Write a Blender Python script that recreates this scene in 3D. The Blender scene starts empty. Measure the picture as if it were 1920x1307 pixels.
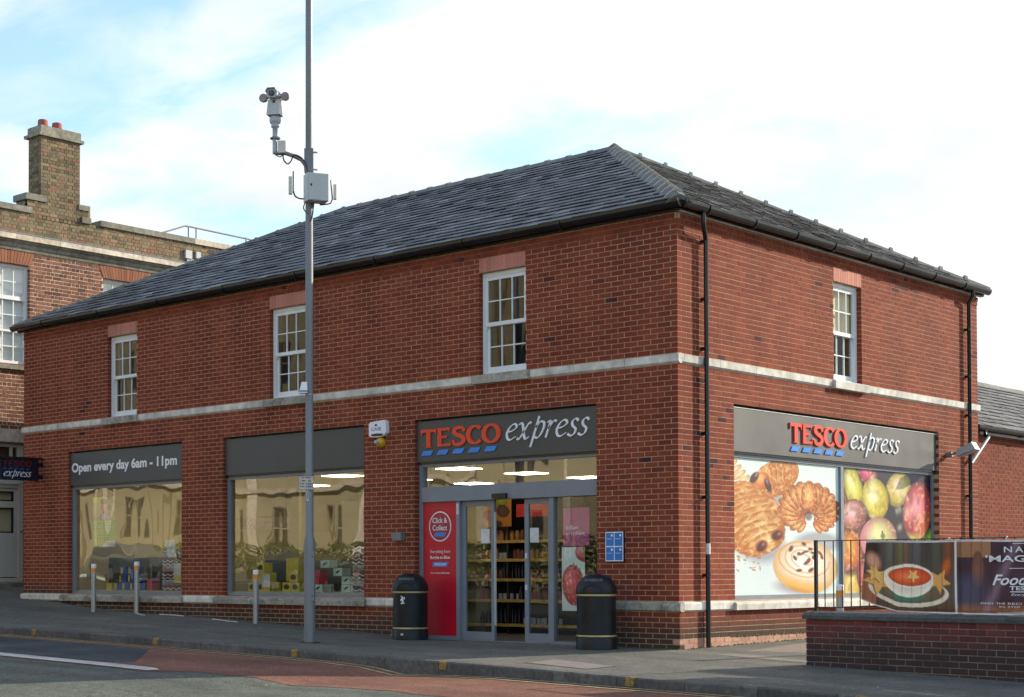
import bpy, math, random
import numpy as np
from mathutils import Vector, Matrix
random.seed(7); RN = np.random.RandomState(5)
sc = bpy.context.scene
COL = sc.collection

# ---------------------------------------------------------------- camera
cam_d = bpy.data.cameras.new("camera"); cam = bpy.data.objects.new("camera", cam_d); COL.objects.link(cam)
YAW, PITCH, ROLL = 0.7635, 0.0220, -0.0023
cam.location = (12.446, -18.687, 1.076)
fw = Vector((-math.sin(YAW)*math.cos(PITCH), math.cos(YAW)*math.cos(PITCH), math.sin(PITCH)))
rt = Vector((math.cos(YAW), math.sin(YAW), 0)); up = rt.cross(fw)
r2 = rt*math.cos(ROLL)+up*math.sin(ROLL); u2 = -rt*math.sin(ROLL)+up*math.cos(ROLL)
cam.rotation_euler = Matrix((r2, u2, -fw)).transposed().to_euler()
cam_d.sensor_width = 36.0; cam_d.lens = 36.0*2997.74/1920
cam_d.shift_x = (960-740)/1920; cam_d.shift_y = (1006.97-653.5)/1920
cam_d.clip_end = 3000; cam_d.clip_start = 0.1
sc.camera = cam

# ---------------------------------------------------------------- sky, sun, exposure
SUN_EL = math.radians(23.0); SUN_AZ = math.radians(23.0)       # azimuth clockwise from +Y
sun_dir = Vector((math.sin(SUN_AZ)*math.cos(SUN_EL), math.cos(SUN_AZ)*math.cos(SUN_EL), math.sin(SUN_EL)))
world = bpy.data.worlds.new("World"); sc.world = world; world.use_nodes = True
wn, wl = world.node_tree.nodes, world.node_tree.links
wn.clear()
def wnode(t, **k):
    n = wn.new(t)
    for a, v in k.items(): setattr(n, a, v)
    return n
wout = wnode('ShaderNodeOutputWorld')
sky = wnode('ShaderNodeTexSky', sky_type='NISHITA', sun_disc=False)
sky.sun_elevation = SUN_EL; sky.sun_rotation = SUN_AZ; sky.air_density = 1.0; sky.dust_density = 0.6; sky.ozone_density = 2.0
bg_sky = wnode('ShaderNodeBackground'); bg_sky.inputs[1].default_value = 0.15
skt = wnode('ShaderNodeMixRGB', blend_type='MULTIPLY'); skt.inputs[0].default_value = 1; skt.inputs[2].default_value = (1.12, 1.48, 1.66, 1); wl.new(sky.outputs[0], skt.inputs[1]); wl.new(skt.outputs[0], bg_sky.inputs[0])
bg_cl = wnode('ShaderNodeBackground'); bg_cl.inputs[1].default_value = 0.84
tc = wnode('ShaderNodeTexCoord')
sep = wnode('ShaderNodeSeparateXYZ'); wl.new(tc.outputs['Generated'], sep.inputs[0])
addz = wnode('ShaderNodeMath', operation='ADD'); wl.new(sep.outputs[2], addz.inputs[0]); addz.inputs[1].default_value = 0.16
mxz = wnode('ShaderNodeMath', operation='MAXIMUM'); wl.new(addz.outputs[0], mxz.inputs[0]); mxz.inputs[1].default_value = 0.05
dx = wnode('ShaderNodeMath', operation='DIVIDE'); wl.new(sep.outputs[0], dx.inputs[0]); wl.new(mxz.outputs[0], dx.inputs[1])
dy = wnode('ShaderNodeMath', operation='DIVIDE'); wl.new(sep.outputs[1], dy.inputs[0]); wl.new(mxz.outputs[0], dy.inputs[1])
cmb = wnode('ShaderNodeCombineXYZ'); wl.new(dx.outputs[0], cmb.inputs[0]); wl.new(dy.outputs[0], cmb.inputs[1]); cmb.inputs[2].default_value = 3.7
nz = wnode('ShaderNodeTexNoise'); nz.inputs['Scale'].default_value = 1.1; nz.inputs['Detail'].default_value = 7; nz.inputs['Roughness'].default_value = 0.52
wl.new(cmb.outputs[0], nz.inputs['Vector'])
dot = wnode('ShaderNodeVectorMath', operation='DOT_PRODUCT'); wl.new(tc.outputs['Generated'], dot.inputs[0])
dot.inputs[1].default_value = (0.39*0.52, 0.92*0.52, 0)
bias = wnode('ShaderNodeMath', operation='ADD'); wl.new(nz.outputs[0], bias.inputs[0]); wl.new(dot.outputs['Value'], bias.inputs[1])
cr = wnode('ShaderNodeValToRGB'); cr.color_ramp.elements[0].position = 0.69; cr.color_ramp.elements[1].position = 0.775
cr.color_ramp.elements[0].color = (0.22, 0.22, 0.22, 1); cr.color_ramp.elements[1].color = (1, 1, 1, 1)
wl.new(bias.outputs[0], cr.inputs[0])
nz2 = wnode('ShaderNodeTexNoise'); nz2.inputs['Scale'].default_value = 2.6; nz2.inputs['Detail'].default_value = 5
wl.new(cmb.outputs[0], nz2.inputs['Vector'])
cr2 = wnode('ShaderNodeValToRGB'); cr2.color_ramp.elements[0].position = 0.3; cr2.color_ramp.elements[1].position = 0.62
cr2.color_ramp.elements[0].color = (0.80, 0.83, 0.88, 1); cr2.color_ramp.elements[1].color = (1.03, 1.02, 1.0, 1)
wl.new(nz2.outputs[0], cr2.inputs[0]); wl.new(cr2.outputs[0], bg_cl.inputs[0])
mpc = wnode('ShaderNodeMapping'); mpc.inputs['Scale'].default_value = (1.0, 2.6, 1); mpc.inputs['Rotation'].default_value = (0, 0, .6); wl.new(cmb.outputs[0], mpc.inputs[0])
nz3 = wnode('ShaderNodeTexNoise'); nz3.inputs['Scale'].default_value = 1.5; nz3.inputs['Detail'].default_value = 8; nz3.inputs['Roughness'].default_value = 0.55; nz3.inputs['Distortion'].default_value = 0.6; wl.new(mpc.outputs[0], nz3.inputs['Vector'])
cr3 = wnode('ShaderNodeValToRGB'); cr3.color_ramp.elements[0].position = 0.42; cr3.color_ramp.elements[1].position = 0.66
cr3.color_ramp.elements[0].color = (0, 0, 0, 1); cr3.color_ramp.elements[1].color = (0.75, 0.75, 0.75, 1); wl.new(nz3.outputs[0], cr3.inputs[0])
lgt = wnode('ShaderNodeMixRGB', blend_type='LIGHTEN'); lgt.inputs[0].default_value = 1; wl.new(cr.outputs[0], lgt.inputs[1]); wl.new(cr3.outputs[0], lgt.inputs[2])
mixw = wnode('ShaderNodeMixShader'); wl.new(lgt.outputs[0], mixw.inputs[0]); wl.new(bg_sky.outputs[0], mixw.inputs[1]); wl.new(bg_cl.outputs[0], mixw.inputs[2])
wl.new(mixw.outputs[0], wout.inputs[0])
sun_l = bpy.data.lights.new("sun", 'SUN'); sun_l.energy = 5.0; sun_l.angle = math.radians(0.5); sun_l.color = (1.0, 0.89, 0.72)
sun = bpy.data.objects.new("sun", sun_l); COL.objects.link(sun)
sun.rotation_euler = sun_dir.to_track_quat('Z', 'Y').to_euler()
sc.view_settings.view_transform = 'Standard'; sc.view_settings.look = 'None'
sc.view_settings.exposure = 0.45; sc.view_settings.gamma = 1.0; sc.view_settings.use_curve_mapping = False
sc.cycles.max_bounces = 8; sc.cycles.transparent_max_bounces = 12; sc.cycles.use_denoising = True
sc.cycles.sample_clamp_indirect = 4.0

# ---------------------------------------------------------------- helpers
def S(r, g, b):
    f = lambda c: ((c/255+0.055)/1.055)**2.4 if c > 10.3 else c/255/12.92
    return (f(r), f(g), f(b))
class Fr:
    """a frame: u along a wall, d outwards, z up"""
    def __init__(s, o, u, d):
        s.o, s.u, s.d = Vector(o), Vector(u).normalized(), Vector(d).normalized()
        s.flip = s.u.cross(s.d).z < 0
    def p(s, u, d, z): return s.o + s.u*u + s.d*d + Vector((0, 0, z))
    def rot(s): return Matrix((s.u, s.d, Vector((0, 0, 1)))).transposed()
W = Fr((0, 0, 0), (1, 0, 0), (0, 1, 0))
FA = Fr((0, 0, 0), (1, 0, 0), (0, -1, 0))
FB = Fr((0, 0, 0), (0, 1, 0), (1, 0, 0))
FN = Fr((-18, 0, 0), (0, 1, 0), (1, 0, 0))
FR = Fr((-0.2, 0, 0), (0, 1, 0), (1, 0, 0))
_a = -0.085
FW = Fr((2.49, -0.97, 0), (math.cos(_a), math.sin(_a), 0), (math.sin(_a), -math.cos(_a), 0))

def link(name, me, parent=None):
    o = bpy.data.objects.new(name, me); COL.objects.link(o)
    if parent is not None: o.parent = parent
    return o
def tag(o, label=None, cat=None, group=None, kind=None):
    if label: o['label'] = label
    if cat: o['category'] = cat
    if group: o['group'] = group
    if kind: o['kind'] = kind
    return o
def thing(name, label, cat, group=None, loc=None):
    # the Empty stays at the world origin: parts carry their own world coordinates
    o = bpy.data.objects.new(name, None); COL.objects.link(o); o.empty_display_size = 0.2
    return tag(o, label, cat, group)
class MB:
    def __init__(s, F=W): s.F = F; s.v = []; s.f = []; s.mi = []; s.cur = 0; s.sm = []
    def add(s, pts, faces, smooth=False, raw=False):
        b = len(s.v)
        for p in pts: s.v.append(tuple(p) if raw else tuple(s.F.p(*p)))
        for f in faces:
            f = [b+i for i in f]
            s.f.append(f[::-1] if (s.F.flip and not raw) else f); s.mi.append(s.cur); s.sm.append(smooth)
        return s
    def box(s, u0, u1, d0, d1, z0, z1, back=True):
        P = [(u0,d0,z0),(u1,d0,z0),(u1,d1,z0),(u0,d1,z0),(u0,d0,z1),(u1,d0,z1),(u1,d1,z1),(u0,d1,z1)]
        Fc = [(3,2,1,0),(4,5,6,7),(1,2,6,5),(2,3,7,6),(3,0,4,7)]
        if back: Fc.append((0,1,5,4))
        return s.add(P, Fc)
    def obox(s, c, ax, ay, az, raw=False):
        c, ax, ay, az = Vector(c), Vector(ax), Vector(ay), Vector(az)
        P = [c+ax*i+ay*j+az*k for k in (-1,1) for (i,j) in ((-1,-1),(1,-1),(1,1),(-1,1))]
        return s.add(P, [(3,2,1,0),(4,5,6,7),(0,1,5,4),(1,2,6,5),(2,3,7,6),(3,0,4,7)], raw=raw)
    def prism(s, prof, u0, u1, caps=True):
        """prof: closed list of (d,z), extruded along u"""
        n = len(prof)
        P = [(u0, d, z) for d, z in prof]+[(u1, d, z) for d, z in prof]
        Fc = [(i, (i+1) % n, n+(i+1) % n, n+i) for i in range(n)]
        if caps: Fc += [tuple(range(n))[::-1], tuple(range(n, 2*n))]
        return s.add(P, Fc)
    def plate(s, pts, d0, d1):
        """pts: polygon of (u,z); extruded d0..d1"""
        n = len(pts)
        P = [(u, d0, z) for u, z in pts]+[(u, d1, z) for u, z in pts]
        Fc = [(i, (i+1) % n, n+(i+1) % n, n+i) for i in range(n)]+[tuple(range(n))[::-1], tuple(range(n, 2*n))]
        return s.add(P, Fc)
    def tube(s, pts, r, n=10, caps=True, raw=False):
        pts = [Vector(p) for p in pts]
        if not raw: pts = [s.F.p(*p) for p in pts]
        rs = r if isinstance(r, (list, tuple)) else [r]*len(pts)
        P = []; Fc = []
        ref = None
        for i, p in enumerate(pts):
            t = (pts[min(i+1, len(pts)-1)]-pts[max(i-1, 0)]).normalized()
            if ref is None: ref = Vector((0, 0, 1)) if abs(t.z) < 0.9 else Vector((1, 0, 0))
            a = t.cross(ref).normalized(); b = t.cross(a).normalized(); ref = a.cross(t)*-1 if False else ref
            for k in range(n):
                an = 2*math.pi*k/n; P.append(p+(a*math.cos(an)+b*math.sin(an))*rs[i])
        for i in range(len(pts)-1):
            for k in range(n):
                Fc.append((i*n+k, i*n+(k+1) % n, (i+1)*n+(k+1) % n, (i+1)*n+k))
        s.add(P, Fc, smooth=True, raw=True)
        if caps:
            b = len(P); e = (len(pts)-1)*n
            s.add([P[k] for k in range(n)], [tuple(range(n))], raw=True); s.add([P[e+k] for k in range(n)], [tuple(range(n))[::-1]], raw=True)
        return s
    def lathe(s, c, prof, n=24, smooth=True):
        """prof list of (r,z) from bottom to top about vertical axis through c (world)"""
        P = []; Fc = []
        for r, z in prof:
            for k in range(n):
                an = 2*math.pi*k/n; P.append((c[0]+r*math.cos(an), c[1]+r*math.sin(an), c[2]+z))
        for i in range(len(prof)-1):
            for k in range(n): Fc.append((i*n+k, i*n+(k+1) % n, (i+1)*n+(k+1) % n, (i+1)*n+k))
        s.add(P, Fc, smooth=smooth, raw=True)
        e = (len(prof)-1)*n
        s.add([P[k] for k in range(n)], [tuple(range(n))[::-1]], raw=True); s.add([P[e+k] for k in range(n)], [tuple(range(n))], raw=True)
        return s
    def mesh(s, name, mats):
        me = bpy.data.meshes.new(name); me.from_pydata(s.v, [], s.f); me.update()
        for m in (mats if isinstance(mats, (list, tuple)) else [mats]): me.materials.append(m)
        if any(s.mi): me.polygons.foreach_set('material_index', s.mi)
        me.polygons.foreach_set('use_smooth', s.sm)
        return me
    def build(s, name, mats, parent=None): return link(name, s.mesh(name, mats), parent)

# ---------------------------------------------------------------- materials
def newmat(name):
    m = bpy.data.materials.new(name); m.use_nodes = True
    nt = m.node_tree; b = nt.nodes['Principled BSDF']; return m, nt.nodes, nt.links, b
def N(nodes, t, **k):
    n = nodes.new(t)
    for a, v in k.items(): setattr(n, a, v)
    return n
def ramp(nodes, stops):
    r = nodes.new('ShaderNodeValToRGB'); e = r.color_ramp.elements
    e[0].position, e[0].color = stops[0][0], (*stops[0][1], 1)
    e[1].position, e[1].color = stops[-1][0], (*stops[-1][1], 1)
    for p, c in stops[1:-1]:
        x = e.new(p); x.color = (*c, 1)
    return r
def plain(name, col, rough=0.5, metal=0.0, var=0.12, scale=6.0, bump=0.0, bscale=60.0, spec=0.5, streak=False):
    m, ns, ls, b = newmat(name)
    geo = N(ns, 'ShaderNodeNewGeometry')
    no = N(ns, 'ShaderNodeTexNoise'); no.inputs['Scale'].default_value = scale; no.inputs['Detail'].default_value = 6; no.inputs['Roughness'].default_value = 0.62
    if streak:
        mp = N(ns, 'ShaderNodeMapping'); mp.inputs['Scale'].default_value = (1, 1, 0.12)
        ls.new(geo.outputs['Position'], mp.inputs[0]); ls.new(mp.outputs[0], no.inputs['Vector'])
    else: ls.new(geo.outputs['Position'], no.inputs['Vector'])
    lo = tuple(c*(1-2*var) for c in col); hi = tuple(min(1, c*(1+2*var)) for c in col)
    r = ramp(ns, [(0.25, lo), (0.5, col), (0.75, hi)]); ls.new(no.outputs[0], r.inputs[0]); ls.new(r.outputs[0], b.inputs['Base Color'])
    rr = N(ns, 'ShaderNodeMapRange'); rr.inputs['To Min'].default_value = max(0.03, rough-0.1); rr.inputs['To Max'].default_value = min(1, rough+0.12)
    ls.new(no.outputs[0], rr.inputs[0]); ls.new(rr.outputs[0], b.inputs['Roughness'])
    b.inputs['Metallic'].default_value = metal; b.inputs['Specular IOR Level'].default_value = spec
    if bump:
        n2 = N(ns, 'ShaderNodeTexNoise'); n2.inputs['Scale'].default_value = bscale; n2.inputs['Detail'].default_value = 4
        ls.new(geo.outputs['Position'], n2.inputs['Vector'])
        bp = N(ns, 'ShaderNodeBump'); bp.inputs['Strength'].default_value = bump; bp.inputs['Distance'].default_value = 0.01
        ls.new(n2.outputs[0], bp.inputs['Height']); ls.new(bp.outputs[0], b.inputs['Normal'])
    return m
def pieces(name, stops, rough=0.85, fine=70.0, bump=0.35, dirt=None, lichen=None, spec=0.3):
    """each piece (mesh island or object) takes its own colour from a ramp, with grain and dirt"""
    m, ns, ls, b = newmat(name)
    geo = N(ns, 'ShaderNodeNewGeometry'); oi = N(ns, 'ShaderNodeObjectInfo')
    ad = N(ns, 'ShaderNodeMath', operation='ADD'); ls.new(geo.outputs['Random Per Island'], ad.inputs[0]); ls.new(oi.outputs['Random'], ad.inputs[1])
    fr = N(ns, 'ShaderNodeMath', operation='FRACT'); ls.new(ad.outputs[0], fr.inputs[0])
    # clusters of like pieces
    nc = N(ns, 'ShaderNodeTexNoise'); nc.inputs['Scale'].default_value = 0.55; nc.inputs['Detail'].default_value = 2; ls.new(geo.outputs['Position'], nc.inputs['Vector'])
    mm = N(ns, 'ShaderNodeMath', operation='MULTIPLY_ADD'); ls.new(nc.outputs[0], mm.inputs[0]); mm.inputs[1].default_value = 0.7; mm.inputs[2].default_value = -0.27
    a2 = N(ns, 'ShaderNodeMath', operation='ADD', use_clamp=True); ls.new(fr.outputs[0], a2.inputs[0]); ls.new(mm.outputs[0], a2.inputs[1])
    r = ramp(ns, stops); ls.new(a2.outputs[0], r.inputs[0])
    no = N(ns, 'ShaderNodeTexNoise'); no.inputs['Scale'].default_value = fine; no.inputs['Detail'].default_value = 5; ls.new(geo.outputs['Position'], no.inputs['Vector'])
    g = ramp(ns, [(0.3, (0.72,)*3), (0.7, (1.22,)*3)]); ls.new(no.outputs[0], g.inputs[0])
    mx = N(ns, 'ShaderNodeMixRGB', blend_type='MULTIPLY'); mx.inputs[0].default_value = 1; ls.new(r.outputs[0], mx.inputs[1]); ls.new(g.outputs[0], mx.inputs[2])
    out = mx.outputs[0]
    n3 = N(ns, 'ShaderNodeTexNoise'); n3.inputs['Scale'].default_value = 1.3; n3.inputs['Detail'].default_value = 6; mp3 = N(ns, 'ShaderNodeMapping'); mp3.inputs['Scale'].default_value = (1, 1, .35); ls.new(geo.outputs['Position'], mp3.inputs[0]); ls.new(mp3.outputs[0], n3.inputs['Vector'])
    g3 = ramp(ns, [(0.28, (0.72,)*3), (0.5, (0.98,)*3), (0.72, (1.14,)*3)]); ls.new(n3.outputs[0], g3.inputs[0])
    m3 = N(ns, 'ShaderNodeMixRGB', blend_type='MULTIPLY'); m3.inputs[0].default_value = 1; ls.new(out, m3.inputs[1]); ls.new(g3.outputs[0], m3.inputs[2]); out = m3.outputs[0]
    if lichen:
        n4 = N(ns, 'ShaderNodeTexNoise'); n4.inputs['Scale'].default_value = lichen[1]; n4.inputs['Detail'].default_value = 8; n4.inputs['Roughness'].default_value = 0.7
        ls.new(geo.outputs['Position'], n4.inputs['Vector'])
        r4 = ramp(ns, [(lichen[2], (0,)*3), (lichen[2]+0.12, (lichen[3],)*3)]); ls.new(n4.outputs[0], r4.inputs[0])
        m4 = N(ns, 'ShaderNodeMixRGB'); ls.new(r4.outputs[0], m4.inputs[0]); ls.new(out, m4.inputs[1]); m4.inputs[2].default_value = (*lichen[0], 1); out = m4.outputs[0]
    if dirt:  # grime splashed up from the ground: dirt = (z_top, colour)
        sp = N(ns, 'ShaderNodeSeparateXYZ'); ls.new(geo.outputs['Position'], sp.inputs[0])
        ns3 = N(ns, 'ShaderNodeMath', operation='MULTIPLY_ADD'); ls.new(n3.outputs[0], ns3.inputs[0]); ns3.inputs[1].default_value = -0.5; ls.new(sp.outputs[2], ns3.inputs[2])
        # the ground rises to the left, follow it
        gx = N(ns, 'ShaderNodeMath', operation='MINIMUM'); ls.new(sp.outputs[0], gx.inputs[0]); gx.inputs[1].default_value = -5.0
        ga = N(ns, 'ShaderNodeMath', operation='MULTIPLY_ADD'); ls.new(gx.outputs[0], ga.inputs[0]); ga.inputs[1].default_value = 0.04; ga.inputs[2].default_value = 0.2
        gs = N(ns, 'ShaderNodeMath', operation='ADD'); ls.new(ns3.outputs[0], gs.inputs[0]); ls.new(ga.outputs[0], gs.inputs[1])
        mr = N(ns, 'ShaderNodeMapRange'); mr.inputs['From Min'].default_value = dirt[0]-0.45; mr.inputs['From Max'].default_value = dirt[0]-0.12
        mr.inputs['To Min'].default_value = 0.85; mr.inputs['To Max'].default_value = 0.0; ls.new(gs.outputs[0], mr.inputs[0])
        m5 = N(ns, 'ShaderNodeMixRGB'); ls.new(mr.outputs[0], m5.inputs[0]); ls.new(out, m5.inputs[1]); m5.inputs[2].default_value = (*dirt[1], 1); out = m5.outputs[0]
    ls.new(out, b.inputs['Base Color']); b.inputs['Roughness'].default_value = rough; b.inputs['Specular IOR Level'].default_value = spec
    if bump:
        bp = N(ns, 'ShaderNodeBump'); bp.inputs['Strength'].default_value = bump; bp.inputs['Distance'].default_value = 0.006
        ls.new(no.outputs[0], bp.inputs['Height']); ls.new(bp.outputs[0], b.inputs['Normal'])
    return m
def asphalt(name, col, col2, agg=0.5, scale=1.2, lines=0.0):
    m, ns, ls, b = newmat(name)
    geo = N(ns, 'ShaderNodeNewGeometry')
    n1 = N(ns, 'ShaderNodeTexNoise'); n1.inputs['Scale'].default_value = scale; n1.inputs['Detail'].default_value = 7; n1.inputs['Roughness'].default_value = 0.6; ls.new(geo.outputs['Position'], n1.inputs['Vector'])
    r1 = ramp(ns, [(0.32, col), (0.68, col2)]); ls.new(n1.outputs[0], r1.inputs[0])
    vo = N(ns, 'ShaderNodeTexVoronoi'); vo.inputs['Scale'].default_value = 95; ls.new(geo.outputs['Position'], vo.inputs['Vector'])
    hs = N(ns, 'ShaderNodeSeparateColor'); ls.new(vo.outputs['Color'], hs.inputs[0])
    r2_ = ramp(ns, [(0.0, (1-0.45*agg,)*3), (0.6, (1.0,)*3), (1.0, (1+0.9*agg,)*3)]); ls.new(hs.outputs[0], r2_.inputs[0])
    mx = N(ns, 'ShaderNodeMixRGB', blend_type='MULTIPLY'); mx.inputs[0].default_value = 1; ls.new(r1.outputs[0], mx.inputs[1]); ls.new(r2_.outputs[0], mx.inputs[2])
    n3 = N(ns, 'ShaderNodeTexNoise'); n3.inputs['Scale'].default_value = 9; n3.inputs['Detail'].default_value = 5; ls.new(geo.outputs['Position'], n3.inputs['Vector'])
    r3 = ramp(ns, [(0.3, (0.86,)*3), (0.7, (1.12,)*3)]); ls.new(n3.outputs[0], r3.inputs[0])
    m2 = N(ns, 'ShaderNodeMixRGB', blend_type='MULTIPLY'); m2.inputs[0].default_value = 1; ls.new(mx.outputs[0], m2.inputs[1]); ls.new(r3.outputs[0], m2.inputs[2])
    mpw = N(ns, 'ShaderNodeMapping'); mpw.inputs['Scale'].default_value = (0.12, 1.3, 1); ls.new(geo.outputs['Position'], mpw.inputs[0])
    nw = N(ns, 'ShaderNodeTexNoise'); nw.inputs['Scale'].default_value = 1.6; nw.inputs['Detail'].default_value = 4; ls.new(mpw.outputs[0], nw.inputs['Vector'])
    rw = ramp(ns, [(0.35, (0.82,)*3), (0.65, (1.15,)*3)]); ls.new(nw.outputs[0], rw.inputs[0])
    mw = N(ns, 'ShaderNodeMixRGB', blend_type='MULTIPLY'); mw.inputs[0].default_value = 1; ls.new(m2.outputs[0], mw.inputs[1]); ls.new(rw.outputs[0], mw.inputs[2])
    vc = N(ns, 'ShaderNodeTexVoronoi', feature='DISTANCE_TO_EDGE'); vc.inputs['Scale'].default_value = 0.55; nd = N(ns, 'ShaderNodeVectorMath', operation='ADD'); ls.new(n3.outputs['Color'] if False else n1.outputs['Color'], nd.inputs[0]); ls.new(geo.outputs['Position'], nd.inputs[1]); ls.new(nd.outputs[0], vc.inputs['Vector'])
    rc = ramp(ns, [(0.002, (0.5,)*3), (0.006, (1.0,)*3)]); ls.new(vc.outputs['Distance'], rc.inputs[0])
    mc = N(ns, 'ShaderNodeMixRGB', blend_type='MULTIPLY'); mc.inputs[0].default_value = lines; ls.new(mw.outputs[0], mc.inputs[1]); ls.new(rc.outputs[0], mc.inputs[2]); m2 = mc
    # pale specks (chewing gum, chips)
    v2 = N(ns, 'ShaderNodeTexVoronoi'); v2.inputs['Scale'].default_value = 2.6; ls.new(geo.outputs['Position'], v2.inputs['Vector'])
    r5 = ramp(ns, [(0.045, (1,)*3), (0.06, (0,)*3)]); ls.new(v2.outputs['Distance'], r5.inputs[0])
    m3 = N(ns, 'ShaderNodeMixRGB'); ls.new(r5.outputs[0], m3.inputs[0]); ls.new(m2.outputs[0], m3.inputs[1]); m3.inputs[2].default_value = (0.30, 0.30, 0.28, 1)
    ls.new(m3.outputs[0], b.inputs['Base Color']); b.inputs['Roughness'].default_value = 0.85; b.inputs['Specular IOR Level'].default_value = 0.25
    bp = N(ns, 'ShaderNodeBump'); bp.inputs['Strength'].default_value = 0.6; bp.inputs['Distance'].default_value = 0.006
    ls.new(hs.outputs[0], bp.inputs['Height']); ls.new(bp.outputs[0], b.inputs['Normal'])
    return m
def glass(name, refl=0.35, tint=(0.92, 0.95, 0.93), wavy=0.0, gcol=(1, 1, 1), fres=1.0):
    m, ns, ls, b = newmat(name); ns.remove(b); out = ns['Material Output']
    tr = N(ns, 'ShaderNodeBsdfTransparent'); tr.inputs[0].default_value = (*tint, 1)
    gl = N(ns, 'ShaderNodeBsdfGlossy'); gl.inputs['Roughness'].default_value = 0.01; gl.inputs[0].default_value = (*gcol, 1)
    lw = N(ns, 'ShaderNodeLayerWeight'); lw.inputs['Blend'].default_value = 0.5; pw = N(ns, 'ShaderNodeMath', operation='POWER'); ls.new(lw.outputs['Facing'], pw.inputs[0]); pw.inputs[1].default_value = 4.0
    ma = N(ns, 'ShaderNodeMath', operation='MULTIPLY_ADD', use_clamp=True); ls.new(pw.outputs[0], ma.inputs[0]); ma.inputs[1].default_value = fres; ma.inputs[2].default_value = refl
    mx = N(ns, 'ShaderNodeMixShader'); ls.new(ma.outputs[0], mx.inputs[0]); ls.new(tr.outputs[0], mx.inputs[1]); ls.new(gl.outputs[0], mx.inputs[2]); ls.new(mx.outputs[0], out.inputs[0])
    if wavy:
        geo = N(ns, 'ShaderNodeNewGeometry'); mp = N(ns, 'ShaderNodeMapping'); mp.inputs['Scale'].default_value = (1.3, 1.3, 0.5)
        no = N(ns, 'ShaderNodeTexNoise'); no.inputs['Scale'].default_value = 1.0; no.inputs['Detail'].default_value = 1
        ls.new(geo.outputs['Position'], mp.inputs[0]); ls.new(mp.outputs[0], no.inputs['Vector'])
        bp = N(ns, 'ShaderNodeBump'); bp.inputs['Strength'].default_value = wavy; bp.inputs['Distance'].default_value = 0.1
        ls.new(no.outputs[0], bp.inputs['Height']); ls.new(bp.outputs[0], gl.inputs['Normal'])
    return m
def emit(name, col, st):
    m, ns, ls, b = newmat(name); b.inputs['Base Color'].default_value = (0.9, 0.9, 0.9, 1)
    b.inputs['Emission Color'].default_value = (*col, 1); b.inputs['Emission Strength'].default_value = st
    no = N(ns, 'ShaderNodeTexNoise'); no.inputs['Scale'].default_value = 3; r = ramp(ns, [(0.3, tuple(c*0.95 for c in col)), (0.7, col)])
    ls.new(no.outputs[0], r.inputs[0]); ls.new(r.outputs[0], b.inputs['Emission Color'])
    return m
def printmat(name, rough=0.25, spec=0.5, coat=0.0, gain=1.0):
    m, ns, ls, b = newmat(name); at = N(ns, 'ShaderNodeAttribute'); at.attribute_name = 'print'
    geo = N(ns, 'ShaderNodeNewGeometry')
    no = N(ns, 'ShaderNodeTexNoise'); no.inputs['Scale'].default_value = 40; ls.new(geo.outputs['Position'], no.inputs['Vector'])
    r = ramp(ns, [(0.3, (0.93*gain,)*3), (0.7, (1.03*gain,)*3)]); ls.new(no.outputs[0], r.inputs[0])
    mx = N(ns, 'ShaderNodeMixRGB', blend_type='MULTIPLY'); mx.inputs[0].default_value = 1; ls.new(at.outputs['Color'], mx.inputs[1]); ls.new(r.outputs[0], mx.inputs[2])
    ls.new(mx.outputs[0], b.inputs['Base Color']); b.inputs['Roughness'].default_value = rough; b.inputs['Specular IOR Level'].default_value = spec
    b.inputs['Coat Weight'].default_value = coat; b.inputs['Coat Roughness'].default_value = 0.03
    return m

M = {}
RED = [(0.0, (0.065, 0.022, 0.026)), (0.025, (0.10, 0.026, 0.026)), (0.06, (0.20, 0.041, 0.025)), (0.45, (0.235, 0.050, 0.027)), (0.75, (0.27, 0.064, 0.032)), (1.0, (0.22, 0.046, 0.026))]
M['brick'] = pieces('red_brick', RED, dirt=(0.40, (0.045, 0.042, 0.034)), spec=0.12)
M['mortar'] = plain('mortar', (0.42, 0.29, 0.18), 0.95, var=0.18, scale=5, bump=0.3)
M['brick_low'] = pieces('dark_red_brick', [(0.0, (0.10, 0.028, 0.03)), (0.3, (0.17, 0.040, 0.034)), (0.7, (0.21, 0.050, 0.038)), (1.0, (0.14, 0.036, 0.034))], dirt=(0.33, (0.03, 0.03, 0.028)))
M['mortar_low'] = plain('grimy_mortar', (0.24, 0.19, 0.16), 0.95, var=0.3, scale=5, bump=0.3)
M['lintel'] = pieces('pink_lintel_brick', [(0.0, (0.50, 0.19, 0.14)), (1.0, (0.58, 0.25, 0.18))], bump=0.1)
M['stone'] = pieces('cast_stone', [(0.0, (0.58, 0.55, 0.48)), (1.0, (0.68, 0.65, 0.58))], fine=6, bump=0.08, lichen=((0.34, 0.32, 0.26), 2.5, 0.64, 0.4))
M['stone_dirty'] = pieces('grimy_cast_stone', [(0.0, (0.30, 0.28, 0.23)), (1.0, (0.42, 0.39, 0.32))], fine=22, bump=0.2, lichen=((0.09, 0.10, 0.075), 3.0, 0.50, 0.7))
M['slate'] = pieces('roof_slate', [(0.0, (0.052, 0.052, 0.058)), (0.4, (0.078, 0.080, 0.084)), (0.7, (0.104, 0.108, 0.108)), (0.9, (0.13, 0.14, 0.145)), (1.0, (0.19, 0.20, 0.20))], rough=0.6, fine=16, bump=0.35, lichen=((0.16, 0.15, 0.10), 1.6, 0.60, 0.45), spec=0.5)
M['ridge'] = pieces('ridge_tile', [(0.0, (0.13, 0.13, 0.12)), (1.0, (0.21, 0.205, 0.19))], rough=0.8, fine=14, bump=0.3, lichen=((0.13, 0.14, 0.07), 2.5, 0.50, 0.7))
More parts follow.
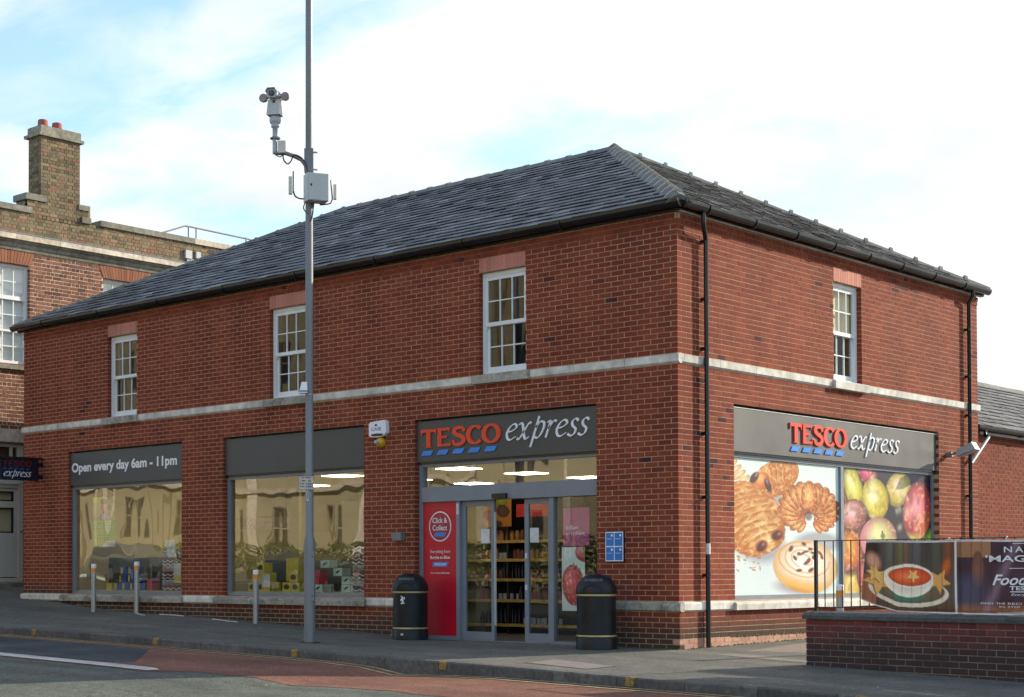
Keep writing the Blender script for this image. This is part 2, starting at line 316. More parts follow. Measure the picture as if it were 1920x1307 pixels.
M['ridge_mortar'] = plain('ridge_mortar', (0.38, 0.35, 0.30), 0.95)
M['black'] = plain('black_plastic', (0.010, 0.011, 0.012), 0.24, var=0.2, scale=3)
M['blackpaint'] = plain('black_gloss_paint', (0.012, 0.013, 0.014), 0.3, var=0.2, scale=4)
M['white'] = plain('white_paint', (0.74, 0.75, 0.74), 0.4, var=0.05, scale=3, streak=True)
M['grey_frame'] = plain('grey_aluminium', (0.20, 0.225, 0.255), 0.35, var=0.06, scale=3)
M['fascia'] = plain('fascia_panel', (0.066, 0.065, 0.062), 0.42, var=0.06, scale=1.0)
M['fascia_edge'] = plain('fascia_edge', (0.55, 0.55, 0.53), 0.4)
M['logo_red'] = plain('logo_red', (0.75, 0.055, 0.018), 0.3, var=0.08, scale=2)
M['logo_white'] = plain('logo_white', (0.80, 0.81, 0.83), 0.3, var=0.03)
M['logo_blue'] = plain('logo_blue', (0.03, 0.24, 0.72), 0.3, var=0.08)
M['dim_red'] = plain('blade_sign_red', (0.14, 0.012, 0.014), 0.3)
M['dim_blue'] = plain('blade_sign_blue', (0.02, 0.06, 0.20), 0.3)
M['navy'] = plain('blade_sign_face', (0.008, 0.010, 0.022), 0.25)
M['galv'] = plain('galvanised_steel', (0.19, 0.205, 0.215), 0.5, metal=0.25, var=0.12, scale=5, streak=True)
M['galv_light'] = plain('light_grey_metal', (0.40, 0.42, 0.43), 0.45, metal=0.1, var=0.06)
M['steel'] = plain('stainless_steel', (0.36, 0.36, 0.355), 0.32, metal=0.55, var=0.08, scale=8, streak=True)
M['orange'] = plain('orange_reflective_tape', (0.75, 0.27, 0.02), 0.35)
M['cream_plastic'] = plain('cream_plastic', (0.60, 0.58, 0.48), 0.4, var=0.04)
M['grey_box'] = plain('pale_grey_enamel', (0.48, 0.50, 0.48), 0.4, var=0.03, streak=True)
M['gold'] = plain('gold_band', (0.55, 0.43, 0.18), 0.35, metal=0.4, var=0.15)
M['bin'] = plain('black_bin_plastic', (0.010, 0.012, 0.015), 0.42, var=0.3, scale=7, bump=0.08, spec=0.32)
M['kerb'] = pieces('kerb_stone', [(0.0, (0.075, 0.075, 0.072)), (1.0, (0.135, 0.13, 0.12))], fine=18, bump=0.35, lichen=((0.05, 0.05, 0.05), 3, 0.52, 0.7))
M['coping'] = pieces('dark_concrete_coping', [(0.0, (0.065, 0.068, 0.068)), (1.0, (0.10, 0.103, 0.10))], fine=18, bump=0.3, lichen=((0.16, 0.16, 0.14), 4, 0.58, 0.5))
M['road'] = asphalt('road_asphalt', (0.082, 0.094, 0.078), (0.125, 0.132, 0.108), 0.9, lines=0.8)
M['pave'] = asphalt('pavement_asphalt', (0.110, 0.108, 0.092), (0.155, 0.150, 0.125), 0.6, lines=0.5)
M['patch'] = asphalt('new_asphalt', (0.035, 0.042, 0.047), (0.075, 0.085, 0.085), 0.5)
M['redlane'] = asphalt('red_surfacing', (0.150, 0.070, 0.050), (0.225, 0.105, 0.068), 0.8)
M['yellow'] = asphalt('yellow_road_paint', (0.30, 0.26, 0.13), (0.50, 0.43, 0.23), 0.6, scale=6)
M['whiteline'] = asphalt('white_road_paint', (0.50, 0.47, 0.44), (0.66, 0.63, 0.60), 0.25)
M['ground'] = asphalt('ground', (0.08, 0.08, 0.07), (0.12, 0.11, 0.10), 0.4)
M['orange_paint'] = plain('orange_yellow_paint', (0.25, 0.16, 0.045), 0.85, var=0.42, scale=30)
M['glass'] = glass('shop_glass', 0.20, (0.90, 0.93, 0.90), wavy=0.10)
M['glass_up'] = glass('upstairs_glass', 0.07, (0.7, 0.73, 0.7), wavy=0.06)
M['glass_side'] = glass('side_glass', 0.03, (0.92, 0.94, 0.92), wavy=0.02, fres=.35)
M['glass_clear'] = glass('door_glass', 0.10, (0.9, 0.93, 0.92), wavy=0.02)
M['nb_glass'] = glass('old_glass', 0.10, (0.94, 0.97, 0.94), wavy=0.03, fres=.5)
M['blind'] = plain('cream_blind', (0.66, 0.58, 0.38), 0.8, var=0.03)
M['wall_in'] = plain('cream_interior_paint', (0.50, 0.42, 0.20), 0.7, var=0.04, scale=1)
M['floor_in'] = plain('shop_floor_tiles', (0.16, 0.155, 0.15), 0.35, var=0.1)
M['ceil_in'] = plain('ceiling_tiles', (0.62, 0.60, 0.48), 0.8, var=0.03)
M['dark_in'] = plain('dark_room', (0.06, 0.055, 0.05), 0.9)
M['panel_light'] = emit('ceiling_light_panel', (1.0, 0.86, 0.60), 8.0)
M['shelf'] = plain('charcoal_shelving', (0.035, 0.035, 0.035), 0.5)
M['price'] = plain('yellow_price_strip', (0.55, 0.36, 0.07), 0.5, var=0.25, scale=9)
M['print'] = printmat('printed_paper', 0.35)
M['vinyl'] = printmat('printed_vinyl', 0.35, 0.35, coat=0.12, gain=0.95)
M['banner'] = printmat('pvc_banner_print', 0.42, 0.4)
_nt = M['banner'].node_tree; _b = _nt.nodes['Principled BSDF']; _t = _nt.nodes.new('ShaderNodeBsdfTranslucent'); _m = _nt.nodes.new('ShaderNodeMixShader'); _m.inputs[0].default_value = .12
_nt.links.new(_b.inputs['Base Color'].links[0].from_socket, _t.inputs[0]); _nt.links.new(_b.outputs[0], _m.inputs[1]); _nt.links.new(_t.outputs[0], _m.inputs[2]); _nt.links.new(_m.outputs[0], _nt.nodes['Material Output'].inputs[0])
M['white_hem'] = plain('white_hem', (0.62, 0.62, 0.60), 0.5)
M['red_panel'] = plain('red_vinyl', (0.52, 0.006, 0.026), 0.32, var=0.05, scale=1.5)
M['cover'] = plain('iron_cover_infill', (0.20, 0.175, 0.15), 0.8, var=0.15, scale=12, bump=0.3)
M['nb_brick'] = pieces('old_red_brick', [(0.0, (0.085, 0.035, 0.026)), (0.25, (0.17, 0.062, 0.038)), (0.6, (0.24, 0.09, 0.052)), (0.85, (0.29, 0.12, 0.068)), (1.0, (0.21, 0.085, 0.055))], bump=0.4)
M['nb_arch'] = pieces('arch_brick', [(0.0, (0.22, 0.085, 0.048)), (1.0, (0.32, 0.135, 0.075))], bump=0.3)
M['nb_mortar'] = plain('pale_lime_mortar', (0.66, 0.55, 0.40), 0.95, var=0.15)
M['nb_stock'] = pieces('weathered_stock_brick', [(0.0, (0.085, 0.065, 0.04)), (0.3, (0.17, 0.13, 0.075)), (0.7, (0.23, 0.175, 0.10)), (0.9, (0.29, 0.21, 0.12)), (1.0, (0.26, 0.13, 0.08))], bump=0.5, lichen=((0.20, 0.17, 0.09), 3, 0.5, 0.5))
M['nb_mortar2'] = plain('grey_lime_mortar', (0.26, 0.22, 0.14), 0.95, var=0.2)
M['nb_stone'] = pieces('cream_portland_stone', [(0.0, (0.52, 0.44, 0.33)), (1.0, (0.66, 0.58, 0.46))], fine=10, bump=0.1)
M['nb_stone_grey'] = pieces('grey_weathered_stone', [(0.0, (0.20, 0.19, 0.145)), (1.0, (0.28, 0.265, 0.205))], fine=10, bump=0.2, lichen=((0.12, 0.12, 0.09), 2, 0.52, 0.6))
M['lead'] = plain('lead_sheet', (0.24, 0.26, 0.28), 0.6, var=0.15)
M['pot'] = plain('terracotta', (0.36, 0.09, 0.07), 0.8, var=0.15, scale=12)
M['door_paint'] = plain('pale_grey_green_paint', (0.50, 0.51, 0.44), 0.45, var=0.05, scale=2, streak=True)
M['wire'] = plain('black_cable', (0.03, 0.03, 0.035), 0.5)
M['lens'] = plain('dark_glass_lens', (0.02, 0.022, 0.028), 0.08, spec=0.8)
M['ir'] = plain('infrared_lamp_face', (0.30, 0.22, 0.22), 0.4)
M['amber'] = plain('amber_lens', (0.62, 0.36, 0.01), 0.2)
M['litter'] = plain('white_paper_litter', (0.6, 0.58, 0.52), 0.8)
M['moss'] = plain('moss', (0.05, 0.07, 0.015), 0.95, var=0.4, scale=20, bump=0.6)
M['cream_render'] = plain('cream_render', (0.36, 0.31, 0.195), 0.9, var=0.06, scale=1.5)
M['hedge'] = plain('hedge_leaves', (0.05, 0.085, 0.025), 0.8, var=0.4, scale=9, bump=0.8, bscale=20)
M['carpaint'] = plain('dark_green_car_paint', (0.05, 0.07, 0.06), 0.25, var=0.03)
M['tyre'] = plain('tyre_rubber', (0.02, 0.02, 0.02), 0.8)
M['soil'] = plain('pale_pavers', (0.20, 0.165, 0.13), 0.85, var=0.15, scale=4, bump=0.2)
M['case_red'] = plain('dark_red_card', (0.16, 0.014, 0.02), 0.35)
M['case_silver'] = plain('silver_card', (0.42, 0.42, 0.42), 0.3)
M['yellow_card'] = plain('yellow_card', (0.62, 0.45, 0.03), 0.45)
M['blue_card'] = plain('blue_card', (0.02, 0.07, 0.28), 0.4)
M['mint_card'] = plain('pale_mint_card', (0.45, 0.55, 0.45), 0.45)
M['red_card'] = plain('red_card', (0.55, 0.03, 0.03), 0.4)
M['jar_brown'] = plain('brown_jar', (0.16, 0.05, 0.02), 0.25)
M['jar_amber'] = plain('amber_jar', (0.36, 0.17, 0.05), 0.25)
M['bottle_dark'] = plain('dark_bottle', (0.02, 0.014, 0.016), 0.2)
M['bottle_red'] = plain('red_topped_bottle', (0.20, 0.02, 0.02), 0.3)

# ---------------------------------------------------------------- ground heights
def g_base(X): return float(np.interp(X, [-40, -22, -18, -16.13, -14.7, -13.6, -12.1, -10.8, -8.8, -6.3, -4.8, 0, 2.5, 8, 40], [1.5, .98, .80, .55, .48, .385, .315, .29, .215, .10, .02, 0.0, -.05, -.17, -.8]))
def k_top(X): return float(np.interp(X, [-60, -22, -16, -11.5, -8.4, -4.9, -2.7, -.1, 1.8, 3.45, 4.5, 8, 40], [2.0, .60, .29, .155, .112, .024, -.027, -.086, -.14, -.17, -.207, -.29, -1.0]))
def k_road(X): return float(np.interp(X, [-60, -22, -11.5, -8, -4.9, -3.0, -2.3, -1.75, -.9, -.1, 3.45, 8, 40], [1.86, .46, .045, -.02, -.083, -.13, -.17, -.245, -.225, -.217, -.280, -.41, -1.12]))
def gz(X, Y):
    if Y >= 0: return g_base(X) + (0.012*min(Y, 4) if X > -5 else 0.02*Y)
    t = min(-Y/3.5, 1); return g_base(X)*(1-t)+k_top(X)*t
def rz(X, Y): return k_road(X)+max(Y+3.5, -16)*.018
def sheet(name, mat, xs, ys, zf, parent=None, label=None, kind='structure'):
    mb = MB(); nx, ny = len(xs), len(ys)
    P = [(x, y, zf(x, y)) for y in ys for x in xs]
    Fc = [(j*nx+i, j*nx+i+1, (j+1)*nx+i+1, (j+1)*nx+i) for j in range(ny-1) for i in range(nx-1)]
    mb.add(P, Fc, smooth=True); o = mb.build(name, mat, parent); o['kind'] = kind
    return o
mb = MB(); mb.add([(-900, -900, -2.2), (900, -900, -2.2), (900, 900, -2.2), (-900, 900, -2.2)], [(0, 1, 2, 3)]); tag(mb.build('ground', M['ground']), kind='structure')
xs = [-60+i*1.0 for i in range(38)]+[-22+i*0.25 for i in range(125)]+[9.5+i*1.5 for i in range(22)]
sheet('road', M['road'], xs, [-19.5, -17, -14, -11, -9, -7, -5.5, -4.5, -4, -3.6, -3.46], rz)
xp = [x for x in xs]
sheet('pavement', M['pave'], xp, [-3.5+.25*i for i in range(14)]+[-0.0], gz)
xr = [0.0-0.04]+[x for x in xs if x > 0.1]
o = sheet('side_path', M['pave'], xr, [-0.0, .5, 1, 2, 3, 4, 6, 9, 14, 20, 32], gz)
xl = [x for x in xs if x < -16.3]+[-16.1]
sheet('side_lane', M['pave'], xl, [-0.0, 1, 2, 4, 8, 16, 32], gz)
sheet('far_pavement', M['pave'], [x for x in xs if x < 12 or x > 12], [-26.5, -24, -22, -19.45], lambda x, y: rz(x, -19.5)+0.12)

# kerb, one stone at a time
kerb = MB(); kerb.add([(x, y, z) for x in (-60, 40) for (y, z) in ((-3.50, -1.6), (-3.61, -1.6))], [(0, 1, 3, 2)]); kerb = kerb.build('kerb', M['kerb']); kerb['kind'] = 'structure'
kj = [-10.68, -9.74, -8.71, -7.80, -6.86, -5.92, -4.96, -4.0, -3.07, -2.15, -1.2, -.3, .62, 1.55, 2.48, 3.4, 4.33, 5.25, 6.2, 7.1]
kj = [-10.68-.93*i for i in range(12, 0, -1)]+kj+[7.1+.93*i for i in range(1, 12)]
for a, b in zip(kj[:-1], kj[1:]):
    mb = MB(); a2, b2 = a+.004, b-.004; n = 3
    P = []
    for i in range(n+1):
        x = a2+(b2-a2)*i/n; zt = k_top(x)+.006; zb = k_road(x)-.12
        P += [(x, -3.500, zb), (x, -3.500, zt), (x, -3.605, zt), (x, -3.625, zt-.018), (x, -3.632, zb)]
    Fc = []
    for i in range(n):
        o_ = i*5
        for k in range(4): Fc.append((o_+k, o_+k+1, o_+5+k+1, o_+5+k))
    Fc += [(0, 1, 2, 3, 4), tuple(n*5+k for k in (4, 3, 2, 1, 0))]
    mb.add(P, Fc); mb.build('kerb_stone', M['kerb'], kerb)
for x in (-10.27, -7.01, -3.9, -1.13, 1.74, 4.59):
    mb = MB(); w = .062
    P = []
    for xx in (x-w, x+w):
        zt = k_top(xx)+.006
        P += [(xx, -3.52, zt+.003), (xx, -3.605, zt+.003), (xx, -3.629, zt-.017), (xx, -3.636, zt-.10)]
    mb.add(P, [(0, 1, 5, 4), (1, 2, 6, 5), (2, 3, 7, 6)]); mb.build('yellow_loading_mark', M['orange_paint'], kerb)

def strip(name, mat, top, bot, lift, step=.25, jag=0.0, seed=1, parent=None, zf=rz):
    """band of surfacing between two polylines given as (x,y); lies lift above the road"""
    rr = random.Random(seed); x0, x1 = top[0][0], top[-1][0]; n = max(2, int((x1-x0)/step))
    T = np.array(top); B = np.array(bot); mb = MB(); P = []
    rows = 3
    for i in range(n+1):
        s = i/n; x = x0+(x1-x0)*s
        xb = B[0][0]+(B[-1][0]-B[0][0])*s
        yt = np.interp(x, T[:, 0], T[:, 1])+rr.uniform(-jag, jag); yb = np.interp(xb, B[:, 0], B[:, 1])+rr.uniform(-jag, jag)
        for k in range(rows+1):
            q = k/rows; X = x+(xb-x)*q; Y = yt+(yb-yt)*q; P.append((X, Y, zf(X, Y)+lift))
    r = rows+1
    Fc = [(i*r+k+1, (i+1)*r+k+1, (i+1)*r+k, i*r+k) for i in range(n) for k in range(rows)]
    mb.add(P, Fc); o = mb.build(name, mat, parent); o['kind'] = 'structure'; return o
strip('red_cycle_lane', M['redlane'], [(-22, -3.64), (14, -3.64)], [(-22, -6.38), (-3.7, -6.34), (-3.2, -5.95), (-2.3, -5.74), (-1.6, -5.64), (.58, -5.8), (14, -6.0)], .004, .12, .035, 3)
strip('dark_asphalt_patch', M['patch'], [(-22, -4.10), (-6.6, -4.08)], [(-22, -5.96), (-7.4, -5.96), (-5.2, -5.9), (-4.9, -5.6)], .008, .12, .03, 5)
strip('white_lane_line', M['whiteline'], [(-22, -5.98), (-3.95, -5.98), (-3.70, -6.12)], [(-22, -6.30), (-3.75, -6.28)], .012, .2, .006, 7)
strip('yellow_line', M['yellow'], [(-22, -3.70), (14, -3.70)], [(-22, -3.75), (14, -3.75)], .012, .15, .006, 8)
strip('yellow_line', M['yellow'], [(-22, -3.88), (14, -3.88)], [(-22, -3.93), (14, -3.93)], .012, .15, .006, 9)
# strip of pale paving below the side wall
strip('paving_edging', M['soil'], [(.06, 5.9), (2.3, 5.9)], [(.9, -.45), (2.42, -.75)], .004, .2, .0, 4, zf=gz)

# ---------------------------------------------------------------- brickwork
def bricks_for(F, u0, u1, z0, n, openings, L=.225, H=.075, phase=0, d=0.0, depth=.1025, jit=.0012, corner=None, english=False, seed=3, jt=.011):
    """returns list of (u0,u1,z0,z1,d,full) for a wall panel of n courses from z0"""
    rr = random.Random(seed); out = []
    for r in range(n):
        za = z0+r*H+jt/2; zb = z0+(r+1)*H-jt/2
        par = (r+phase) % 2
        pitch = L if not (english and r % 2) else L/2
        # joints measured back from u1 when u1 is the corner (corner='hi'), else from u0
        if corner == 'hi':
            js = [u1]; first = pitch if par == 0 else pitch/2
            x = u1-first
            while x > u0+.02: js.append(x); x -= pitch
            js.append(u0); js = js[::-1]
        else:
            js = [u0]; first = pitch if par == 0 else pitch/2
            x = u0+first
            while x < u1-.02: js.append(x); x += pitch
            js.append(u1)
        for i in range(len(js)-1):
            a, b = js[i]+jt*.68, js[i+1]-jt*.68
            if i == 0: a = js[i]
            if i == len(js)-2: b = js[i+1]
            seg = [(a, b)]
            for (ou0, ou1, oz0, oz1) in openings:
                if zb > oz0+.01 and za < oz1-.01:
                    ns_ = []
                    for (p, q) in seg:
                        if q <= ou0 or p >= ou1: ns_.append((p, q)); continue
                        if p < ou0-.02: ns_.append((p, ou0))
                        if q > ou1+.02: ns_.append((ou1, q))
                    seg = ns_
            for (p, q) in seg:
                if q-p < .025: continue
                edge = (i == 0 or i == len(js)-2)
                skip = False
                if corner == 'hi' and i == len(js)-2 and par == 1: skip = True     # the header seen here is the end of the return brick
                if corner == 'lo' and i == 0 and par == 1: skip = True
                if skip: continue
                full = abs((q-p)-(L-jt*1.36)) < .006 and not english
                out.append((p, q, za, zb, d+(0 if edge else rr.uniform(-jit, jit)), full, depth))
    return out
def lay(F, lst, mat, parent, nobj, label_stuff='brickwork', L=.225, H=.075, jt=.011, score=None):
    """the nobj best full bricks become objects of shared mesh, the rest one stuff mesh"""
    full = [b for b in lst if b[5]]
    C = cam.location
    def sc_(b):
        p = F.p((b[0]+b[1])/2, 0, (b[2]+b[3])/2); v = C-p; dist = v.length
        return abs((v/dist).dot(F.d))/dist**2
    full.sort(key=lambda b: -sc_(b)); pick = full[:nobj]; ids = set(id(b) for b in pick)
    mb = MB(F)
    for b in lst:
        if id(b) in ids: continue
        mb.box(b[0], b[1], b[4]-b[6], b[4], b[2], b[3], back=False)
    if mb.v:
        o = mb.build(label_stuff, mat, parent); o['kind'] = 'stuff'
    if pick:
        l, h, dp = (L-jt*1.36)/2, (H-jt)/2, pick[0][6]
        fr = Fr((0, 0, 0), F.u, F.d); me = MB(fr).box(-l, l, -dp, 0, -h, h, back=False).mesh('brick', mat)
        for b in pick:
            o = link('brick', me, parent); o.location = F.p((b[0]+b[1])/2, b[4], (b[2]+b[3])/2)
    return len(pick)
def wall_panels(mb, u0, u1, z0, z1, ops, d0, d1):
    """solid wall box with rectangular holes"""
    us = sorted(set([u0, u1]+[o[0] for o in ops]+[o[1] for o in ops])); 
    for a, b in zip(us[:-1], us[1:]):
        m_ = (a+b)/2; zs = sorted([(o[2], o[3]) for o in ops if o[0] < m_ < o[1]]); z = z0
        for (p, q) in zs:
            if p > z: mb.box(a, b, d0, d1, z, p)
            z = q
        if z < z1: mb.box(a, b, d0, d1, z, z1)

OPA = [(-14.53, -10.91), (-9.72, -6.14), (-4.99, -1.40)]
WINA = [(-13.20, -12.28), (-8.46, -7.54), (-3.62, -2.70)]
LA, LB = 16.13, 9.72
shop = thing('shop_building', 'two-storey red brick corner shop with grey slate hipped roof', 'building')
# --- front wall (faces the road)
opsA = [(a, b, .664, 3.514) for a, b in OPA[:2]]+[(OPA[2][0], OPA[2][1], -.2, 3.514)]+[(a, b, 4.10, 5.904) for a, b in WINA]
e = .006
mb = MB(FA); wall_panels(mb, -LA+.0035, -.0035, -.6, 6.20, [(a-e, b+e, c-e, d_) for a, b, c, d_ in opsA], -.30, -.0035)
wallA = mb.build('front_wall', M['mortar'], shop)
mb = MB(FB); opsB = [(1.434, 8.10, .664, 3.514), (4.40, 5.32, 4.10, 5.904)]
wall_panels(mb, .30, LB-.007, -.6, 6.20, [(a-e, b+e, c-e, d_) for a, b, c, d_ in opsB], -.30, -.0035)
wallB = mb.build('side_wall', M['mortar'], shop)
mb = MB(); mb.box(-LA+.007, -LA+.3, .302, LB-.3, -.6, 6.20); mb.box(-LA+.007, -.302, LB-.298, LB-.007, -.6, 6.2); mb.build('rear_walls', M['brick'], shop)
bandsB = [(-.6, .664), (3.964, 4.114)]
def facade_bricks(F, u0, u1, ops, corner, seed):
    L_ = []
    L_ += bricks_for(F, u0, u1, .664, 44, ops, corner=corner, phase=0, seed=seed)
    L_ += bricks_for(F, u0, u1, 4.114, 24, ops, corner=corner, phase=0, seed=seed+1)
    return L_
LA_ = facade_bricks(FA, -LA, 0, opsA, 'hi', 11)
LB_ = facade_bricks(FB, 0, LB, opsB, 'lo', 21)
# (phase on the side wall is swapped so that the bond turns the corner)
def swap(F, u0, u1, ops, seed):
    return bricks_for(F, u0, u1, .664, 44, ops, corner='lo', phase=1, seed=seed)+bricks_for(F, u0, u1, 4.114, 24, ops, corner='lo', phase=1, seed=seed+1)
LB_ = swap(FB, 0, LB, opsB, 21)
# plinth bricks below the stone band, standing 22 mm proud
FA2 = Fr((0.022, -.022, 0), (1, 0, 0), (0, -1, 0)); FB2 = Fr((.022, -.022, 0), (0, 1, 0), (1, 0, 0))
PA_ = bricks_for(FA2, -LA, 0, .514-.075*10, 10, [(OPA[2][0]-.022, OPA[2][1]-.022, -1, 1)], corner='hi', phase=1, seed=31)
PB_ = bricks_for(FB2, 0, LB, .514-.075*8, 8, [], corner='lo', phase=0, seed=32)
mb = MB(FA2); wall_panels(mb, -LA+.007, -.007, -.6, .514, [(OPA[2][0]-.028, OPA[2][1]-.016, -1, 1)], -.0285, -.004); mb.build('plinth_core', M['mortar'], shop)
mb = MB(FB2); wall_panels(mb, .0295, LB-.007, -.6, .514, [], -.0285, -.004); mb.build('plinth_core', M['mortar'], shop)
def allbricks():
    C = cam.location
    pool = [(F, b, w) for F, l, w in ((FA, LA_, wallA), (FB, LB_, wallB)) for b in l if b[5]]
    def s_(t):
        F, b, w = t; p = F.p((b[0]+b[1])/2, 0, (b[2]+b[3])/2); v = C-p; return abs(v.normalized().dot(F.d))/v.length_squared
    pool.sort(key=lambda t: -s_(t)); top = pool[:300]
    nA = sum(1 for t in top if t[0] is FA); return nA, 300-nA
nA, nB = allbricks()
lay(FA, LA_, M['brick'], wallA, nA); lay(FB, LB_, M['brick'], wallB, nB)
lay(FA2, PA_, M['brick'], wallA, 0); M['brick_pale'] = pieces('pale_base_brick', [(0.0, (0.42, 0.21, 0.15)), (1.0, (0.52, 0.28, 0.20))])
lay(FB2, [b for b in PB_ if b[2] > .10], M['brick'], wallB, 0); lay(FB2, [b for b in PB_ if b[2] <= .10], M['brick_pale'], wallB, 0)
# dentil courses under the eaves: headers, each course stepping out
for F, u0, u1, w, s in ((FA, -LA, 0, wallA, 0), (FB, 0, LB, wallB, 1)):
    mb = MB(F)
    for k, dd in ((0, .012), (1, .024)):
        z0 = 5.914+.075*k+.004; off = 0 if k == 0 else .056
        e0, e1 = (u0, u1+dd) if F is FA else (u0+.003, u1)
        x = e1-off if F is FA else e0+off
        if F is FA:
            while x > e0+.03:
                mb.box(max(e0, x-.1025), x, -.09, dd+random.uniform(-.001, .001), z0, z0+.065, back=False); x -= .1125
        else:
            while x < e1-.03:
                mb.box(x, min(e1, x+.1025), -.09, dd+random.uniform(-.001, .001), z0, z0+.065, back=False); x += .1125
    o = mb.build('dentil_courses', M['brick'], w); o['kind'] = 'stuff'
    mb = MB(F); mb.box(u0+.01, u1-.01, -.006, .004, 5.914, 6.07); mb.box(u0+.01, u1-.01, .0045, .016, 5.989, 6.07); mb.build('dentil_bed', M['mortar'], w)
# lintels of twelve soldier bricks
for F, (a, b), w in [(FA, t, wallA) for t in WINA]+[(FB, (4.40, 5.32), wallB)]:
    n = 12; p = (b-a)/n; gap = .0025 if F is FA else .006
    fr = Fr((0, 0, 0), F.u, F.d); me = MB(fr).box(-p/2+gap/2, p/2-gap/2, -.1025, 0, 0, .212).mesh('lintel_brick', M['lintel'])
    for i in range(n):
        o = link('lintel_brick', me, w); o.location = F.p(a+p*(i+.5), .003+random.uniform(-.0008, .0008), 5.692)
    mb = MB(F); mb.box(a, b, -.1, -.003, 5.690, 5.905); mb.build('lintel_bed', M['mortar'], w)
# stone string course and stone band over the plinth
SP = [(-.05, 3.968), (.004, 3.968), (.036, 3.995), (.040, 4.098), (-.05, 4.112)]
PP = [(-.05, .517), (.026, .517), (.052, .54), (.052, .628), (.040, .650), (-.05, .661)]
def stones(F, name, prof, joints, mat, w):
    for a, b in zip(joints[:-1], joints[1:]): MB(F).prism(prof, a+.003, b-.003).build(name, mat, w)
def runs(joints, gaps):
    """cut a run of joints by gaps (a,b): returns lists of joint lists"""
    out = []; cur = []
    for a, b in zip(joints[:-1], joints[1:]):
        segs = [(a, b)]
        for g0, g1 in gaps:
            n_ = []
            for p, q in segs:
                if q <= g0 or p >= g1: n_.append((p, q)); continue
                if p < g0: n_.append((p, g0))
                if q > g1: n_.append((g1, q))
            segs = n_
        out += [s for s in segs if s[1]-s[0] > .04]
    return out
jA = [-LA-.04, -15.77, -14.81, -13.66, -12.9, -12.0, -11.1, -10.2, -9.3, -8.4, -7.45, -6.52, -5.62, -4.70, -3.8, -2.7, -1.78, -.87, .04]
jB = [.041, .11, 1.03, 2.01, 2.98, 3.97, 4.95, 5.8, 6.62, 7.6, 8.58, 9.55, LB+.03]
for a, b in runs(jA, [(w0-.10, w1+.10) for w0, w1 in WINA]): MB(FA).prism(SP, a+.003, b-(.003 if b < .03 else 0)).build('string_course_stone', M['stone'], wallA)
for a, b in runs(jB, [(4.28, 5.44)]): MB(FB).prism(SP, a+(.003 if a > .05 else -.001), b-.003).build('string_course_stone', M['stone'], wallB)
for a, b in runs(jA, [(OPA[0][0]-.18, OPA[0][1]+.10), (OPA[1][0]-.18, OPA[1][1]+.10), (OPA[2][0]-.0, OPA[2][1]+.0)]): MB(FA).prism(PP, a+.003, b-(.003 if b < .03 else -.012)).build('plinth_stone', M['stone'] if b < -3 else M['stone_dirty'], wallA)  # stones near the corner take the grimy stone: shade there put into colour
for a, b in runs([.053]+jB[1:], [(1.32, 8.2)]): MB(FB).prism(PP, a+(.003 if a > .06 else 0), b-.003).build('plinth_stone', M['stone'], wallB)
SS = [(-.10, 3.97), (.085, 3.97), (.088, 4.085), (.075, 4.098), (-.10, 4.135)]
for F, (a, b), w in [(FA, t, wallA) for t in WINA]+[(FB, (4.40, 5.32), wallB)]:
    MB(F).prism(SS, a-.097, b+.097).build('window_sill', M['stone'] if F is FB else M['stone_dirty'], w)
BS = [(-.14, .52), (.098, .52), (.10, .60), (.09, .625), (-.14, .668)]
for a, b, parts in ((OPA[0][0]-.177, OPA[0][1]+.097, 4), (OPA[1][0]-.177, OPA[1][1]+.097, 4)):
    for i in range(parts):
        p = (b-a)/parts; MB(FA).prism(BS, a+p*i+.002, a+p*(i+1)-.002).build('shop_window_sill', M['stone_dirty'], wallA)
for i in range(5):
    p = (8.2-1.323)/5; MB(FB).prism(BS, 1.323+p*i+.002, 1.323+p*(i+1)-.002).build('shop_window_sill', M['stone'], wallB)
# moss line and pale base course on the side wall
mb = MB(FB2)
for i in range(60):
    u = 1.3+i*.05+random.uniform(-.02, .02); mb.box(u, u+random.uniform(.02, .06), 0.0, .006+random.random()*.006, .128+random.uniform(0, .01), .142+random.uniform(0, .012))
o = mb.build('moss_line', M['moss'], wallB); o['kind'] = 'stuff'

